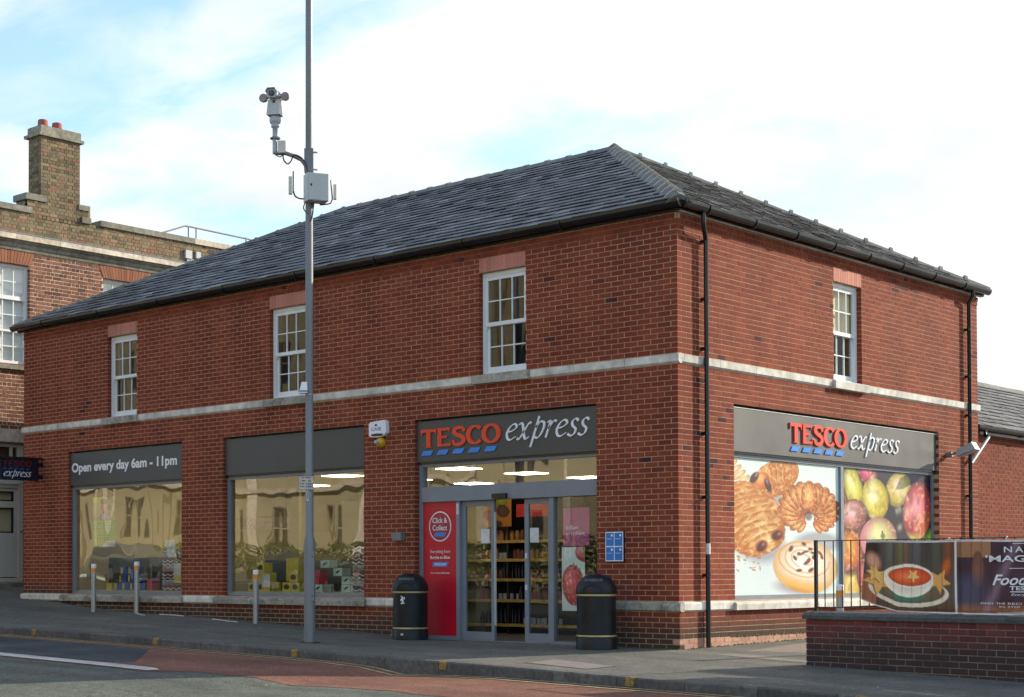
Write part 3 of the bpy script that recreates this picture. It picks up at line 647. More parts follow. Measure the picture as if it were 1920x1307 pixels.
# sash windows
def sash(F, a, b, z0, z1, glassm, lower_dark=True):
    h = (z1-z0); zm = z0+h*.485; fd = -.085
    mb = MB(F)
    mb.box(a, a+.055, fd-.08, fd, z0, z1); mb.box(b-.055, b, fd-.08, fd, z0, z1); mb.box(a+.055, b-.055, fd-.08, fd, z1-.07, z1); mb.box(a+.055, b-.055, fd-.08, fd, z0, z0+.03)
    mb.box(a+.012, a+.05, fd, fd+.012, z0, z1-.01); mb.box(a+.055, b-.055, fd, fd+.012, z1-.06, z1-.005)
    win = mb.build('sash_window', M['white'], F is FA and wallA or wallB); win.parent = shop
    def leaf(name, u0, u1, za, zb, d, top, bot):
        mb = MB(F); s = .045
        mb.box(u0, u0+s, d-.035, d, za, zb); mb.box(u1-s, u1, d-.035, d, za, zb); mb.box(u0+s, u1-s, d-.035, d, zb-top, zb); mb.box(u0+s, u1-s, d-.035, d, za, za+bot)
        gw = (u1-u0-2*s); gh = zb-top-za-bot
        for i in (1, 2): mb.box(u0+s+gw*i/3-.009, u0+s+gw*i/3+.009, d-.03, d-.002, za+bot, zb-top)
        zc = za+bot+gh/2
        for i in range(3): 
            mb.box(u0+s+gw*i/3+(.009 if i else 0), u0+s+gw*(i+1)/3-(.009 if i < 2 else 0), d-.029, d-.003, zc-.009, zc+.009)
        mb.build(name, M['white'], win)
        for i in range(3):
            for j in range(2):
                x0 = u0+s+gw*i/3+.009; x1 = u0+s+gw*(i+1)/3-.009; q0 = za+bot+(gh/2)*j+.009*(j == 1); q1 = za+bot+gh/2*(j+1)-.009*(j == 0)
                mb = MB(F); mb.add([(x0, d-.02, q0), (x1, d-.02, q0), (x1, d-.02, q1), (x0, d-.02, q1)], [(0, 1, 2, 3)]); mb.build('pane', glassm, win)
    leaf('upper_sash', a+.056, b-.056, zm-.02, z1-.071, fd-.004, .05, .06)
    leaf('lower_sash', a+.058, b-.058, z0+.031, zm+.02, fd-.045, .045, .085)
    for x in (a+.056, b-.076):   # sash horns
        MB(F).plate([(x, zm-.02), (x+.02, zm-.02), (x+.02, zm-.055), (x+.008, zm-.075), (x, zm-.06)], fd-.038, fd-.005).build('sash_horn', M['white'], win)
    mb = MB(F); mb.box(a+.06, b-.06, fd-.10, fd-.09, z0+.78, z1-.05); bl = mb.build('blind', M['blind'], shop) if F is FB else None
    mb = MB(F); mb.box(a-.5, b+.5, -2.2, -2.1, z0-.4, z1+.1); mb.build('room_back', M['dark_in'], shop)
for a, b in WINA: sash(FA, a, b, 4.118, 5.69, M['glass_up'])
sash(FB, 4.40, 5.32, 4.118, 5.69, M['glass_side'])

# ---------------------------------------------------------------- roof
OH = .16; ZE = 6.22; ZR = 8.74; YM = LB/2
hp = (ZR-ZE)/(YM+OH)
RX0, RX1 = -LA+YM-.28, -YM+.28           # ridge ends
mb = MB()
e0, e1, e2, e3 = (-LA-OH, -OH, ZE), (OH, -OH, ZE), (OH, LB+OH, ZE), (-LA-OH, LB+OH, ZE)
mb.add([e0, e1, e2, e3, (RX0, YM, ZR), (RX1, YM, ZR)], [(0, 1, 5, 4), (1, 2, 5), (2, 3, 4, 5), (3, 0, 4), (3, 2, 1, 0)])
roof = mb.build('roof', M['slate'], shop)
mb = MB(); mb.box(-LA-.10, .10, -.10, -.075, 6.085, 6.21); mb.box(.075, .10, -.075, LB+.1, 6.085, 6.21); mb.build('fascia_board', M['black'], shop)
MB().box(-LA-.09, .07, -.074, -.025, 6.078, 6.09).build('soffit', M['black'], shop)  # black on the front: shade under the eaves put into the colour
mb = MB(); mb.box(.025, .074, -.02, LB+.09, 6.078, 6.09); mb.build('soffit', M['stone'], shop)  # pale on the side wall: sunlight on the soffit put into its colour
def slate_field(F, base_o, along, upv, lo0, lo1, hi0, hi1, slope_len, nrow, nobj, parent, mat, wmin=.26, wmax=.34, seed=1):
    """slates on a plane: along = unit vector along the eaves, upv = unit vector up the slope"""
    rr = random.Random(seed); nrm = along.cross(upv).normalized()
    if nrm.z < 0: nrm = -nrm
    R = []; ex = slope_len/nrow
    for r in range(nrow):
        s0 = r*ex-.02 if r == 0 else r*ex; s1 = (r+1)*ex+.03
        f0, f1 = max(0, s0)/slope_len, min(1, (r+1)*ex/slope_len)
        a0, a1 = lo0+(hi0-lo0)*f0, lo1+(hi1-lo1)*f0; b0, b1 = lo0+(hi0-lo0)*f1, lo1+(hi1-lo1)*f1
        x = a0-(rr.random()*.15 if r % 2 else .15+rr.random()*.15)
        while x < a1:
            w = rr.uniform(wmin, wmax); p0, p1 = max(x+.003, a0), min(x+w-.003, a1); x += w
            q0, q1 = max(p0, b0), min(p1, b1)
            if p1-p0 < .03: continue
            if q1-q0 < .01: m_ = min(max((p0+p1)/2, b0), b1); q0, q1 = m_-.005, m_+.005
            t = rr.uniform(.009, .016); dz = rr.uniform(-.010, .010); top = rr.uniform(.004, .007)
            P = []
            gap = rr.uniform(.006, .017)
            for (aa, bb, hh) in ((p0, s0+dz, gap), (p1, s0+dz+rr.uniform(-.003, .003), gap+rr.uniform(-.004, .004)), (q1, s1, -.004), (q0, s1, -.004)):
                P.append(base_o+along*aa+upv*bb+nrm*(hh-.002))
            P += [P[0]+nrm*t, P[1]+nrm*(t+rr.uniform(-.002, .002)), P[2]+nrm*top, P[3]+nrm*top]
            R.append(P)
    Cc = cam.location
    R.sort(key=lambda P: (Cc-P[0]).length); 
    Fc = [(0, 1, 5, 4), (1, 2, 6, 5), (3, 0, 4, 7), (4, 5, 6, 7), (3, 2, 1, 0)]
    for P in R[:nobj]: MB().add(P, Fc, raw=True).build('slate', mat, parent)
    mb = MB()
    for P in R[nobj:]: mb.add(P, Fc, raw=True)
    if mb.v: o = mb.build('slating', mat, parent); o['kind'] = 'stuff'
SLL = math.hypot(YM+OH, ZR-ZE)
X_, Y_ = Vector((1, 0, 0)), Vector((0, 1, 0))
upA = Vector((0, YM+OH, ZR-ZE)).normalized(); SLB = math.hypot(YM+OH-.28, ZR-ZE); upB = Vector((-(YM+OH-.28), 0, ZR-ZE)).normalized(); upL = Vector((YM+OH-.28, 0, ZR-ZE)).normalized(); upK = Vector((0, -(YM+OH), ZR-ZE)).normalized()
slate_field(None, Vector((0, -OH, ZE)), X_, upA, -LA-OH, OH, RX0, RX1, SLL, 22, 200, roof, M['slate'], seed=2)
slate_field(None, Vector((OH, 0, ZE)), Y_, upB, -OH, LB+OH, YM, YM, SLB, 22, 100, roof, M['slate'], seed=3)
slate_field(None, Vector((-LA-OH, 0, ZE)), Y_, upL, -OH, LB+OH, YM, YM, SLB, 22, 0, roof, M['slate'], seed=4)
slate_field(None, Vector((0, LB+OH, ZE)), X_, upK, -LA-OH, OH, RX0, RX1, SLL, 22, 0, roof, M['slate'], seed=5)
def ridge_run(p0, p1, n, parent, mat, w=.13, drop=.07, bump=True, nm='ridge_tile', peg=False, big=False):
    p0, p1 = Vector(p0), Vector(p1); t = (p1-p0).normalized(); L_ = (p1-p0).length/n; s = t.cross(Vector((0, 0, 1))).normalized(); upn = s.cross(t).normalized()
    if upn.z < 0: upn = -upn
    for i in range(n):
        a = p0+t*(L_*i+.005); b = p0+t*(L_*(i+1)-.005); lift = random.uniform(-.004, .006)
        mb = MB(); prof = [(-w, -drop), (-w*.45, .018), (0, .045), (w*.45, .018), (w, -drop), (0, -.02)]
        P = [a+s*x+upn*(z+lift) for x, z in prof]+[b+s*x+upn*(z+lift+.004) for x, z in prof]
        k = len(prof); mb.add(P, [(j, (j+1) % k, k+(j+1) % k, k+j) for j in range(k)]+[tuple(range(k))[::-1], tuple(range(k, 2*k))], raw=True)
        mb.build(nm, mat, parent)
        if bump:   # collar at the joint
            mb = MB(); c0 = b-t*.03; c1 = b+t*.035; prof = [(-w*1.02, -drop), (-w*.48, .030), (0, .064+.03*big), (w*.48, .030+.02*big), (w*1.02, -drop)]
            P = [c0+s*x+upn*z for x, z in prof]+[c1+s*x+upn*z for x, z in prof]; k = 5
            mb.add(P, [(j, j+1, k+j+1, k+j) for j in range(k-1)]+[tuple(range(k))[::-1], tuple(range(k, 2*k))], raw=True); mb.build('ridge_joint', M['ridge_mortar'] if not peg else mat, parent)
ridge_run((RX0, YM, ZR), (RX1, YM, ZR), 14, roof, M['ridge'], w=.18, drop=.085, peg=True)
ridge_run((OH, -OH, ZE), (RX1, YM, ZR), 19, roof, M['ridge'], w=.185, drop=.075, nm='hip_tile', big=True)
ridge_run((OH, LB+OH, ZE), (RX1, YM, ZR), 15, roof, M['ridge'], w=.15, nm='hip_tile', big=True, peg=True)
ridge_run((-LA-OH, -OH, ZE), (RX0, YM, ZR), 15, roof, M['ridge'], w=.15, peg=True, nm='hip_tile')
# gutters: half round, with brackets
def gutter(F, u0, u1, d, z, name, parent, r=.062, brackets=()):
    prof = []
    for k in range(9):
        an = math.pi+math.pi*k/8; prof.append((d+r*math.cos(an), z+r*math.sin(an)*1.35))
    inner = [(d+(r-.006)*math.cos(math.pi+math.pi*k/8), z+(r-.006)*math.sin(math.pi+math.pi*k/8)*1.35) for k in range(8, -1, -1)]
    g_ = MB(F).prism(prof+inner, u0, u1).build(name, M['black'], parent)
    for b in brackets:
        pr = [(d+(r+.012)*math.cos(math.pi+math.pi*k/8), z+(r+.012)*math.sin(math.pi+math.pi*k/8)*1.35) for k in range(9)]
        MB(F).prism(pr, b-.03, b+.03).build('gutter_joint', M['black'], parent)
    MB(F).prism(prof, u0-.004, u0).build('gutter_stop_end', M['black'], parent); MB(F).prism(prof, u1, u1+.004).build('gutter_stop_end', M['black'], parent)
gutter(FA, -LA-.18, .165, .166, 6.20, 'front_gutter', shop, r=.074, brackets=[-15.2+1.9*i for i in range(8)])
gutter(FB, -.10, LB+.12, .166, 6.20, 'side_gutter', shop, r=.072, brackets=[.52, 1.75, 2.95, 4.1, 5.25, 6.4, 7.6, 8.8])
# downpipes
mb = MB(FB); mb.tube([(.44, .15, 6.15), (.44, .15, 5.98), (.46, .14, 5.90), (.60, .075, 5.80), (.62, .07, 5.72), (.62, .07, -.02)], .034, 12)
dp = mb.build('downpipe', M['black'], shop)
for z in (5.72, 4.9, 4.2, 3.0, 2.1, 1.0): 
    MB(FB).tube([(.62, .07, z), (.62, .07, z+.05)], .039, 12).box(.59, .65, .0, .055, z+.005, z+.045).build('pipe_clip', M['black'], shop)
MB(FB).tube([(.62, .07, 1.32), (.62, .07, 1.47)], .0355, 12).build('white_sticker', M['white_hem'], shop)
mb = MB(FB); mb.tube([(9.22, .15, 6.15), (9.22, .15, 6.02), (9.22, .07, 5.90), (9.22, .07, -.05)], .034, 12); mb.build('downpipe', M['black'], shop)
for z in (5.4, 4.55, 3.85, 2.4): MB(FB).tube([(9.22, .07, z), (9.22, .07, z+.05)], .039, 12).box(9.19, 9.25, .0, .055, z+.005, z+.045).build('pipe_clip', M['black'], shop)

# ---------------------------------------------------------------- letters
def catmull(pts, n=8):
    pts = [np.array(p, float) for p in pts]; P = [2*pts[0]-pts[1]]+pts+[2*pts[-1]-pts[-2]]; out = []
    for i in range(1, len(P)-2):
        for k in range(n):
            t = k/n; a, b, c, d = P[i-1], P[i], P[i+1], P[i+2]
            out.append(.5*((2*b)+(-a+c)*t+(2*a-5*b+4*c-d)*t*t+(-a+3*b-3*c+d)*t**3))
    out.append(P[-2]); return out
def pen_strip(pts, wfun, smooth=True):
    """returns list of (left,right) points"""
    pts = catmull(pts) if smooth and len(pts) > 2 else [np.array(p, float) for p in pts]; out = []
    for i, p in enumerate(pts):
        t = pts[min(i+1, len(pts)-1)]-pts[max(i-1, 0)]; t = t/ (np.linalg.norm(t)+1e-9); n = np.array([-t[1], t[0]]); w = wfun(t, i/(len(pts)-1))/2
        out.append((p+n*w, p-n*w))
    return out
def nib(wmax, wmin, ang):
    def f(t, s): 
        a = math.atan2(t[1], t[0]); return wmin+(wmax-wmin)*abs(math.sin(a-ang))
    return f
EXPRESS = {
 'e': ([[(.12, .50), (.42, .58), (.66, .78), (.52, .98), (.26, .86), (.06, .48), (.14, .12), (.36, .02), (.68, .20)]], .80),
 'x': ([[(.02, .90), (.14, 1.0), (.26, .86), (.46, .14), (.60, .02), (.76, .14)], [(.80, .92), (.70, 1.0), (.56, .80), (.22, .16), (.10, .02), (-.02, .08)]], .92),
 'p': ([[(.36, 1.34), (.30, 1.0), (.08, -.30), (.02, -.52)], [(.22, .66), (.44, .96), (.66, .98), (.76, .74), (.64, .28), (.42, .02), (.22, .10)]], .92),
 'r': ([[(.02, .90), (.16, 1.0), (.20, .84), (.04, .0)], [(.14, .52), (.34, .88), (.50, 1.0), (.60, .92)]], .64),
 's': ([[(.56, .86), (.42, 1.0), (.20, .86), (.24, .60), (.46, .38), (.40, .10), (.20, .0), (-.02, .12)]], .66)}
def letters_mb(mb, strips, U0, U1, Z0, Z1, bx, d0, d1):
    (x0, x1, y0, y1) = bx; fx = (U1-U0)/(x1-x0); fz = (Z1-Z0)/(y1-y0)
    for st in strips:
        P = []; n = len(st)
        for l, r in st:
            for q in (l, r):
                u = U0+(q[0]-x0)*fx; z = Z0+(q[1]-y0)*fz; P += [(u, d1, z), (u, d0, z)]
        # order per station: L-front, L-back, R-front, R-back
        Fc = []
        for i in range(n-1):
            a, b = i*4, (i+1)*4
            Fc += [(a, a+2, b+2, b), (a, b, b+1, a+1), (a+2, a+3, b+3, b+2)]
        Fc += [(0, 1, 3, 2), ((n-1)*4, (n-1)*4+2, (n-1)*4+3, (n-1)*4+1)]
        mb.add(P, Fc)
def express(F, U0, U1, ZB, ZX, d0, d1, mat, parent, weight=.165):
    """the word in a broad-nib italic; ZB baseline, ZX top of the small letters"""
    word = 'express'; tot = sum(EXPRESS[c][1] for c in word)-.12; x = 0
    for c in word:
        strokes, adv = EXPRESS[c]; st = []
        for s in strokes: st.append(pen_strip([(x+px+.16*py, py) for px, py in s], nib(weight, .055, math.radians(32))))
        mb = MB(F); letters_mb(mb, st, U0, U1, ZB, ZX, (0, tot, 0, 1), d0, d1); mb.build('letter', mat, parent); x += adv
def tesco(F, U0, U1, Z0, Z1, d0, d1, mat, parent):
    w = .205
    def bar(a, b, wd=w): return pen_strip([a, b], lambda t, s: wd, smooth=False)
    L_ = []
    # T
    L_.append(([bar((.40, 0), (.40, .9), .22), bar((.02, .90), (.80, .90), .17), pen_strip([(.055, .98), (.03, .68)], lambda t, s: .13-.10*s, False), pen_strip([(.765, .98), (.79, .68)], lambda t, s: .13-.10*s, False), bar((.24, .02), (.56, .02), .05)], .86))
    L_.append(([bar((.13, 0), (.13, 1), .21), bar((.13, .92), (.64, .92), .15), bar((.13, .51), (.52, .51), .13), bar((.13, .08), (.68, .08), .15), pen_strip([(.62, .98), (.645, .74)], lambda t, s: .08-.06*s, False), pen_strip([(.66, .02), (.70, .28)], lambda t, s: .09-.07*s, False)], .78))
    sw = lambda t, s: .10+.13*abs(t[1]) if s < .25 or s > .75 else .20
    L_.append(([pen_strip([(.62, .72), (.56, .90), (.36, .95), (.16, .88), (.12, .70), (.28, .56), (.50, .46), (.60, .30), (.52, .12), (.32, .05), (.12, .10), (.04, .30)], lambda t, s: .14+.07*math.sin(math.pi*s))], .74))
    arc = lambda cx, cy, rx, ry, a0, a1, n: [(cx+rx*math.cos(math.radians(a0+(a1-a0)*k/n)), cy+ry*math.sin(math.radians(a0+(a1-a0)*k/n))) for k in range(n+1)]
    ow = lambda t, s: .11+.11*abs(t[1])
    L_.append(([pen_strip(arc(.44, .5, .36, .45, 42, 318, 18), ow, False)], .78))
    L_.append(([pen_strip(arc(.46, .5, .37, .45, 0, 360, 28), ow, False)], .92))
    tot = .86+.78+.74+.78+.86; x = 0
    for strips, adv in L_:
        st = [[(l+np.array([x, 0]), r+np.array([x, 0])) for l, r in s] for s in strips]
        for q, s_ in enumerate(st): pass
        mb = MB(F)
        for q, s_ in enumerate(st): letters_mb(mb, [s_], U0, U1, Z0, Z1, (0, tot, 0, 1), d0, d1-q*.0015)
        mb.build('letter', mat, parent); x += adv
def dashes(F, U0, U1, Z0, Z1, d0, d1, mat, parent, n=5):
    p = (U1-U0)/n*1.02; w = p*.80; sl = (Z1-Z0)*.75
    for i in range(n):
        a = U0+p*i; MB(F).plate([(a, Z0), (a+w-sl, Z0), (a+w-sl*.35, Z0+(Z1-Z0)*.6), (a+w, Z1), (a+sl, Z1), (a+sl*.35, Z0+(Z1-Z0)*.35)], d0, d1).build('blue_dash', mat, parent)
def text(F, s, U0, U1, Z0, Z1, d, mat, parent, name='lettering', ext=.002, bold=0.0, shear=0.0):
    cu = bpy.data.curves.new(name, 'FONT'); cu.body = s; cu.size = 1; cu.extrude = 0; cu.offset = bold; cu.shear = shear; cu.resolution_u = 3; cu.align_x = 'CENTER'
    ob = bpy.data.objects.new(name, cu); COL.objects.link(ob)
    dg = bpy.context.evaluated_depsgraph_get(); me = bpy.data.meshes.new_from_object(ob.evaluated_get(dg)); bpy.data.objects.remove(ob)
    v = np.zeros(len(me.vertices)*3); me.vertices.foreach_get('co', v); v = v.reshape(-1, 3)
    x0, x1, y0, y1 = v[:, 0].min(), v[:, 0].max(), v[:, 1].min(), v[:, 1].max()
    for i, c in enumerate(v):
        me.vertices[i].co = F.p(U0+(c[0]-x0)/(x1-x0)*(U1-U0), d+ext, Z0+(c[1]-y0)/(y1-y0)*(Z1-Z0))
    me.materials.clear(); me.materials.append(mat); return link(name, me, parent)

# ---------------------------------------------------------------- shop fronts on the front wall
def fascia(F, a, b, z0, z1, label, dp=-.045):
    t = thing('fascia_sign', label, 'sign')
    MB(F).box(a+.004, b-.004, -.16, dp, z0, z1).build('panel', M['fascia'], t)
    MB(F).box(a+.004, b-.004, dp-.004, dp+.006, z1-.010, z1+.003).build('trim', M['fascia_edge'] if F is FB else M['fascia'], t)
    MB(F).box(a+.004, b-.004, -.16, dp-.02, z0-.03, z0-.002).build('trim', M['black'], t)
    mb = MB(F); mb.box(a, b, -.20, -.161, z0-.03, 3.512); mb.build('backing', M['black'], t)
    return t
ZP0, ZP1 = 2.83, 3.475
f1 = fascia(FA, *OPA[0], ZP0, ZP1, 'dark grey fascia board lettered Open every day 6am - 11pm over the leftmost shop window')
text(FA, 'Open every day 6am - 11pm', -14.47, -11.10, 3.035, 3.285, -.045, M['logo_white'], f1, bold=.034, ext=.004)
f2 = fascia(FA, *OPA[1], ZP0, ZP1, 'blank dark grey fascia board above the middle shop window, behind the pole')
f3 = fascia(FA, *OPA[2], ZP0, ZP1, 'dark grey fascia board with red TESCO and white italic express over the entrance')
tesco(FA, -4.88, -3.25, 3.055, 3.35, -.045, -.022, M['logo_red'], f3); dashes(FA, -4.88, -3.27, 2.93, 3.005, -.045, -.03, M['logo_blue'], f3)
express(FA, -3.14, -1.60, 3.075, 3.32, -.045, -.028, M['logo_white'], f3, weight=.145)
f4 = fascia(FB, 1.434, 8.10, ZP0, ZP1, 'grey fascia board with TESCO express lettering on the sunlit side wall')
tesco(FB, 3.07, 4.82, 3.045, 3.35, -.045, -.020, M['logo_red'], f4); dashes(FB, 3.09, 4.80, 2.915, 2.99, -.045, -.03, M['logo_blue'], f4)
express(FB, 4.96, 6.62, 3.055, 3.27, -.045, -.026, M['logo_white'], f4, weight=.14)

def shop_window(F, a, b, z0, z1, mull=(), rec=-.10, glassm=None):
    mb = MB(F); s = .06
    mb.box(a, a+s, rec-.07, rec, z0, z1); mb.box(b-s, b, rec-.07, rec, z0, z1); mb.box(a+s, b-s, rec-.07, rec, z1-.05, z1); mb.box(a+s, b-s, rec-.07, rec, z0, z0+.055)
    us = [a+s]+[v for m_ in mull for v in (m_-.045, m_+.045)]+[b-s]
    for m_ in mull: mb.box(m_-.045, m_+.045, rec-.07, rec+.012, z0+.055, z1-.05)
    w = mb.build('shop_window', M['grey_frame'], shop)
    for i in range(0, len(us), 2):
        MB(F).box(us[i]-.002, us[i+1]+.002, rec-.055, rec-.05, z0+.05, z1-.045).build('pane', glassm, w) if False else MB(F).add([(us[i], rec-.04, z0+.055), (us[i+1], rec-.04, z0+.055), (us[i+1], rec-.04, z1-.05), (us[i], rec-.04, z1-.05)], [(0, 1, 2, 3)]).build('pane', glassm, w)
    return w
shop_window(FA, OPA[0][0], OPA[0][1], .664, 2.80, glassm=M['glass'])
shop_window(FA, OPA[1][0], OPA[1][1], .664, 2.80, glassm=M['glass'])
shop_window(FB, 1.434, 8.10, .664, 2.80, mull=(4.80,), glassm=M['glass_side'])

# entrance
mb = MB(FA); a, b = OPA[2]; rec = -.10
mb.box(a, a+.075, rec-.10, rec, 0, 2.80); mb.box(a+.075, b, rec-.10, rec, 2.755, 2.80)
mb.box(a+.075, b, rec-.14, rec+.03, 2.19, 2.43)                    # door header
mb.box(-4.20, -4.13, rec-.10, rec, .0, 2.188); mb.box(-2.35, -2.27, rec-.10, rec, .0, 2.188)
mb.box(a+.075, -4.20, rec-.10, rec, .0, .07); mb.box(-2.27, b, rec-.10, rec, -.02, .045)
mb.box(-4.13, -2.35, rec-.16, rec+.02, -.03, .018)
entr = mb.build('entrance_frame', M['grey_frame'], shop)
MB(FA).add([(a+.075, rec-.05, 2.43), (b, rec-.05, 2.43), (b, rec-.05, 2.755), (a+.075, rec-.05, 2.755)], [(0, 1, 2, 3)]).build('pane', M['glass'], entr)
MB(FA).add([(-2.27, rec-.05, .045), (b, rec-.05, .045), (b, rec-.05, 2.188), (-2.27, rec-.05, 2.188)], [(0, 1, 2, 3)]).build('pane', M['glass_clear'], entr)
MB(FA).box(-3.40, -3.13, rec+.03, rec+.085, 2.20, 2.275).build('door_sensor', M['black'], entr)
def leaf(u0, u1, d):
    mb = MB(FA); mb.box(u0, u0+.075, d-.045, d, .02, 2.185); mb.box(u1-.06, u1, d-.045, d, .02, 2.185); mb.box(u0+.075, u1-.06, d-.045, d, 2.10, 2.185); mb.box(u0+.075, u1-.06, d-.045, d, .02, .15)
    dr = mb.build('sliding_door', M['grey_frame'], shop)
    MB(FA).add([(u0+.075, d-.02, .15), (u1-.06, d-.02, .15), (u1-.06, d-.02, 2.10), (u0+.075, d-.02, 2.10)], [(0, 1, 2, 3)]).build('pane', M['glass_clear'], dr)
    return dr
d1 = leaf(-4.13, -3.47, rec-.06); d2 = leaf(-2.87, -2.36, rec-.06)
MB(FA).box(-3.472, -3.462, rec-.10, rec-.062, .25, 2.0).build('edge_seal', M['white'], d1)
for z in (1.28, .80): MB(FA).box(-2.86, -2.82, rec-.0595, rec-.056, z, z+.08).build('door_sticker', M['white_hem'], d2)
for u0, dr in ((-3.75, d1), (-2.78, d2)):
    MB(FA).box(u0, u0+.17, rec-.079, rec-.077, 1.52, 1.74).build('door_notice', M['white_hem'], dr)
MB(FA).box(-4.192, -4.145, rec+.001, rec+.004, 1.98, 2.15).build('sticker', M['white_hem'], entr)
# red advert panel
t = thing('advert_panel', 'tall crimson Click & Collect advert panel left of the sliding doors', 'advert')
MB(FA).box(a+.08, -4.205, rec-.06, rec-.02, .075, 2.185).build('panel', M['red_panel'], t)
uc = -4.555
ring = [(uc+.235*math.cos(k*math.pi/16), 1.80+.235*math.sin(k*math.pi/16)*1.02) for k in range(32)]
MB(FA).plate(ring, rec-.02, rec-.016).build('badge', M['logo_white'], t)
MB(FA).plate([(uc+(x-uc)*.92, 1.80+(z-1.8)*.92) for x, z in ring], rec-.016, rec-.013).build('badge_face', plain('badge_red', (.36, .03, .05), .25), t)
text(FA, 'Click &\nCollect', uc-.155, uc+.155, 1.735, 1.94, rec-.012, M['logo_white'], t, bold=.012)
MB(FA).plate([(uc-.12, 1.64), (uc+.10, 1.64), (uc+.13, 1.70), (uc-.10, 1.70)], rec-.012, rec-.009).build('badge_strip', M['logo_blue'], t)
text(FA, 'Everything from', uc-.21, uc+.21, 1.36, 1.43, rec-.02, M['logo_white'], t)
text(FA, 'Buggies to Bikes', uc-.21, uc+.21, 1.27, 1.335, rec-.02, M['logo_white'], t, bold=.02)
MB(FA).plate([(uc-.17, 1.165), (uc+.14, 1.165), (uc+.19, 1.235), (uc-.15, 1.235)], rec-.02, rec-.016).build('web_strip', M['logo_blue'], t)
text(FA, 'tesco.com', uc-.12, uc+.13, 1.18, 1.225, rec-.016, M['logo_white'], t, bold=.01)
text(FA, 'More choice. Made easy.', uc-.20, uc+.20, 1.045, 1.075, rec-.02, M['logo_white'], t, bold=.02)

# ---------------------------------------------------------------- prints
class Paint:
    def __init__(s, U, V, asp): s.U, s.V, s.a = U, V, asp; s.C = np.zeros((len(U), 3))
    def fill(s, c): s.C[:] = c; return s
    def mixc(s, m, c):
        m = np.clip(m, 0, 1)[:, None]; c = np.asarray(c, float); s.C = s.C*(1-m)+c*m; return s
    def rad(s, cx, cy, rx, ry, rot=0):
        x = (s.U-cx)*s.a; y = s.V-cy; c, n = math.cos(rot), math.sin(rot); xr = x*c+y*n; yr = -x*n+y*c
        return np.sqrt((xr/(rx*s.a))**2+(yr/ry)**2), xr/(rx*s.a), yr/ry
    def fruit(s, cx, cy, rx, ry, rot, base, edge, hi=None, hpos=(-.25, -.3), soft=.05, hs=.5):
        r, x, y = s.rad(cx, cy, rx, ry, rot); m = np.clip((1-r)/soft, 0, 1)
        t = np.clip(r, 0, 1)[:, None]**2; col = np.asarray(base)*(1-t)+np.asarray(edge)*t
        if hi is not None:
            h = np.exp(-(((x-hpos[0])**2+(y-hpos[1])**2)/(hs*hs)))[:, None]; col = col*(1-h)+np.asarray(hi)*h
        s.C = s.C*(1-m[:, None])+col*m[:, None]; return m, x, y
    def line(s, pts, w, c, soft=.004):
        d = np.full(len(s.U), 9.0)
        for p, q in zip(pts[:-1], pts[1:]):
            px, py, qx, qy = p[0]*s.a, p[1], q[0]*s.a, q[1]; X = s.U*s.a; vx, vy = qx-px, qy-py
            t = np.clip(((X-px)*vx+(s.V-py)*vy)/(vx*vx+vy*vy+1e-9), 0, 1); d = np.minimum(d, np.hypot(X-px-t*vx, s.V-py-t*vy))
        return s.mixc((w-d)/soft, c)
    def poly(s, pts, c, soft=0):
        X = s.U*s.a; Y = s.V; ins = np.zeros(len(X), bool); n = len(pts)
        for i in range(n):
            x1, y1 = pts[i][0]*s.a, pts[i][1]; x2, y2 = pts[(i+1) % n][0]*s.a, pts[(i+1) % n][1]
            cnd = ((y1 > Y) != (y2 > Y)); xi = (x2-x1)*(Y-y1)/((y2-y1) if abs(y2-y1) > 1e-9 else 1e-9)+x1
            ins ^= cnd & (X < xi)
        return s.mixc(ins.astype(float), c)
def vnoise(x, y, seed=0):
    r = np.random.RandomState(seed); t = r.rand(64, 64); xi, yi = np.floor(x).astype(int), np.floor(y).astype(int); fx, fy = x-xi, y-yi
    fx = fx*fx*(3-2*fx); fy = fy*fy*(3-2*fy); g = lambda i, j: t[i % 64, j % 64]
    return g(xi, yi)*(1-fx)*(1-fy)+g(xi+1, yi)*fx*(1-fy)+g(xi, yi+1)*(1-fx)*fy+g(xi+1, yi+1)*fx*fy
def print_mesh(name, F, u0, u1, z0, z1, d, nx, nz_, fn, mat, parent, pos=None):
    U, V = np.meshgrid(np.linspace(0, 1, nx+1), np.linspace(0, 1, nz_+1)); U, V = U.ravel(), V.ravel()
    P = []
    for a_, b_ in zip(U, V):
        if pos: P.append(tuple(F.p(*pos(a_, b_))))
        else: P.append(tuple(F.p(u0+(u1-u0)*a_, d, z1+(z0-z1)*b_)))
    w = nx+1; fc = [(j*w+i, (j+1)*w+i, (j+1)*w+i+1, j*w+i+1) for j in range(nz_) for i in range(nx)]
    me = bpy.data.meshes.new(name); me.from_pydata(P, [], fc); me.update(); me.materials.append(mat)
    C = np.clip(fn(U, V, (u1-u0)/(z1-z0)), 0, 1); at = me.color_attributes.new('print', 'FLOAT_COLOR', 'POINT')
    at.data.foreach_set('color', np.hstack([C, np.ones((len(C), 1))]).astype(np.float32).ravel())
    me.polygons.foreach_set('use_smooth', [True]*len(fc)); return link(name, me, parent)
GO, GD, GL = S(214, 130, 50), S(130, 54, 14), S(240, 190, 110)
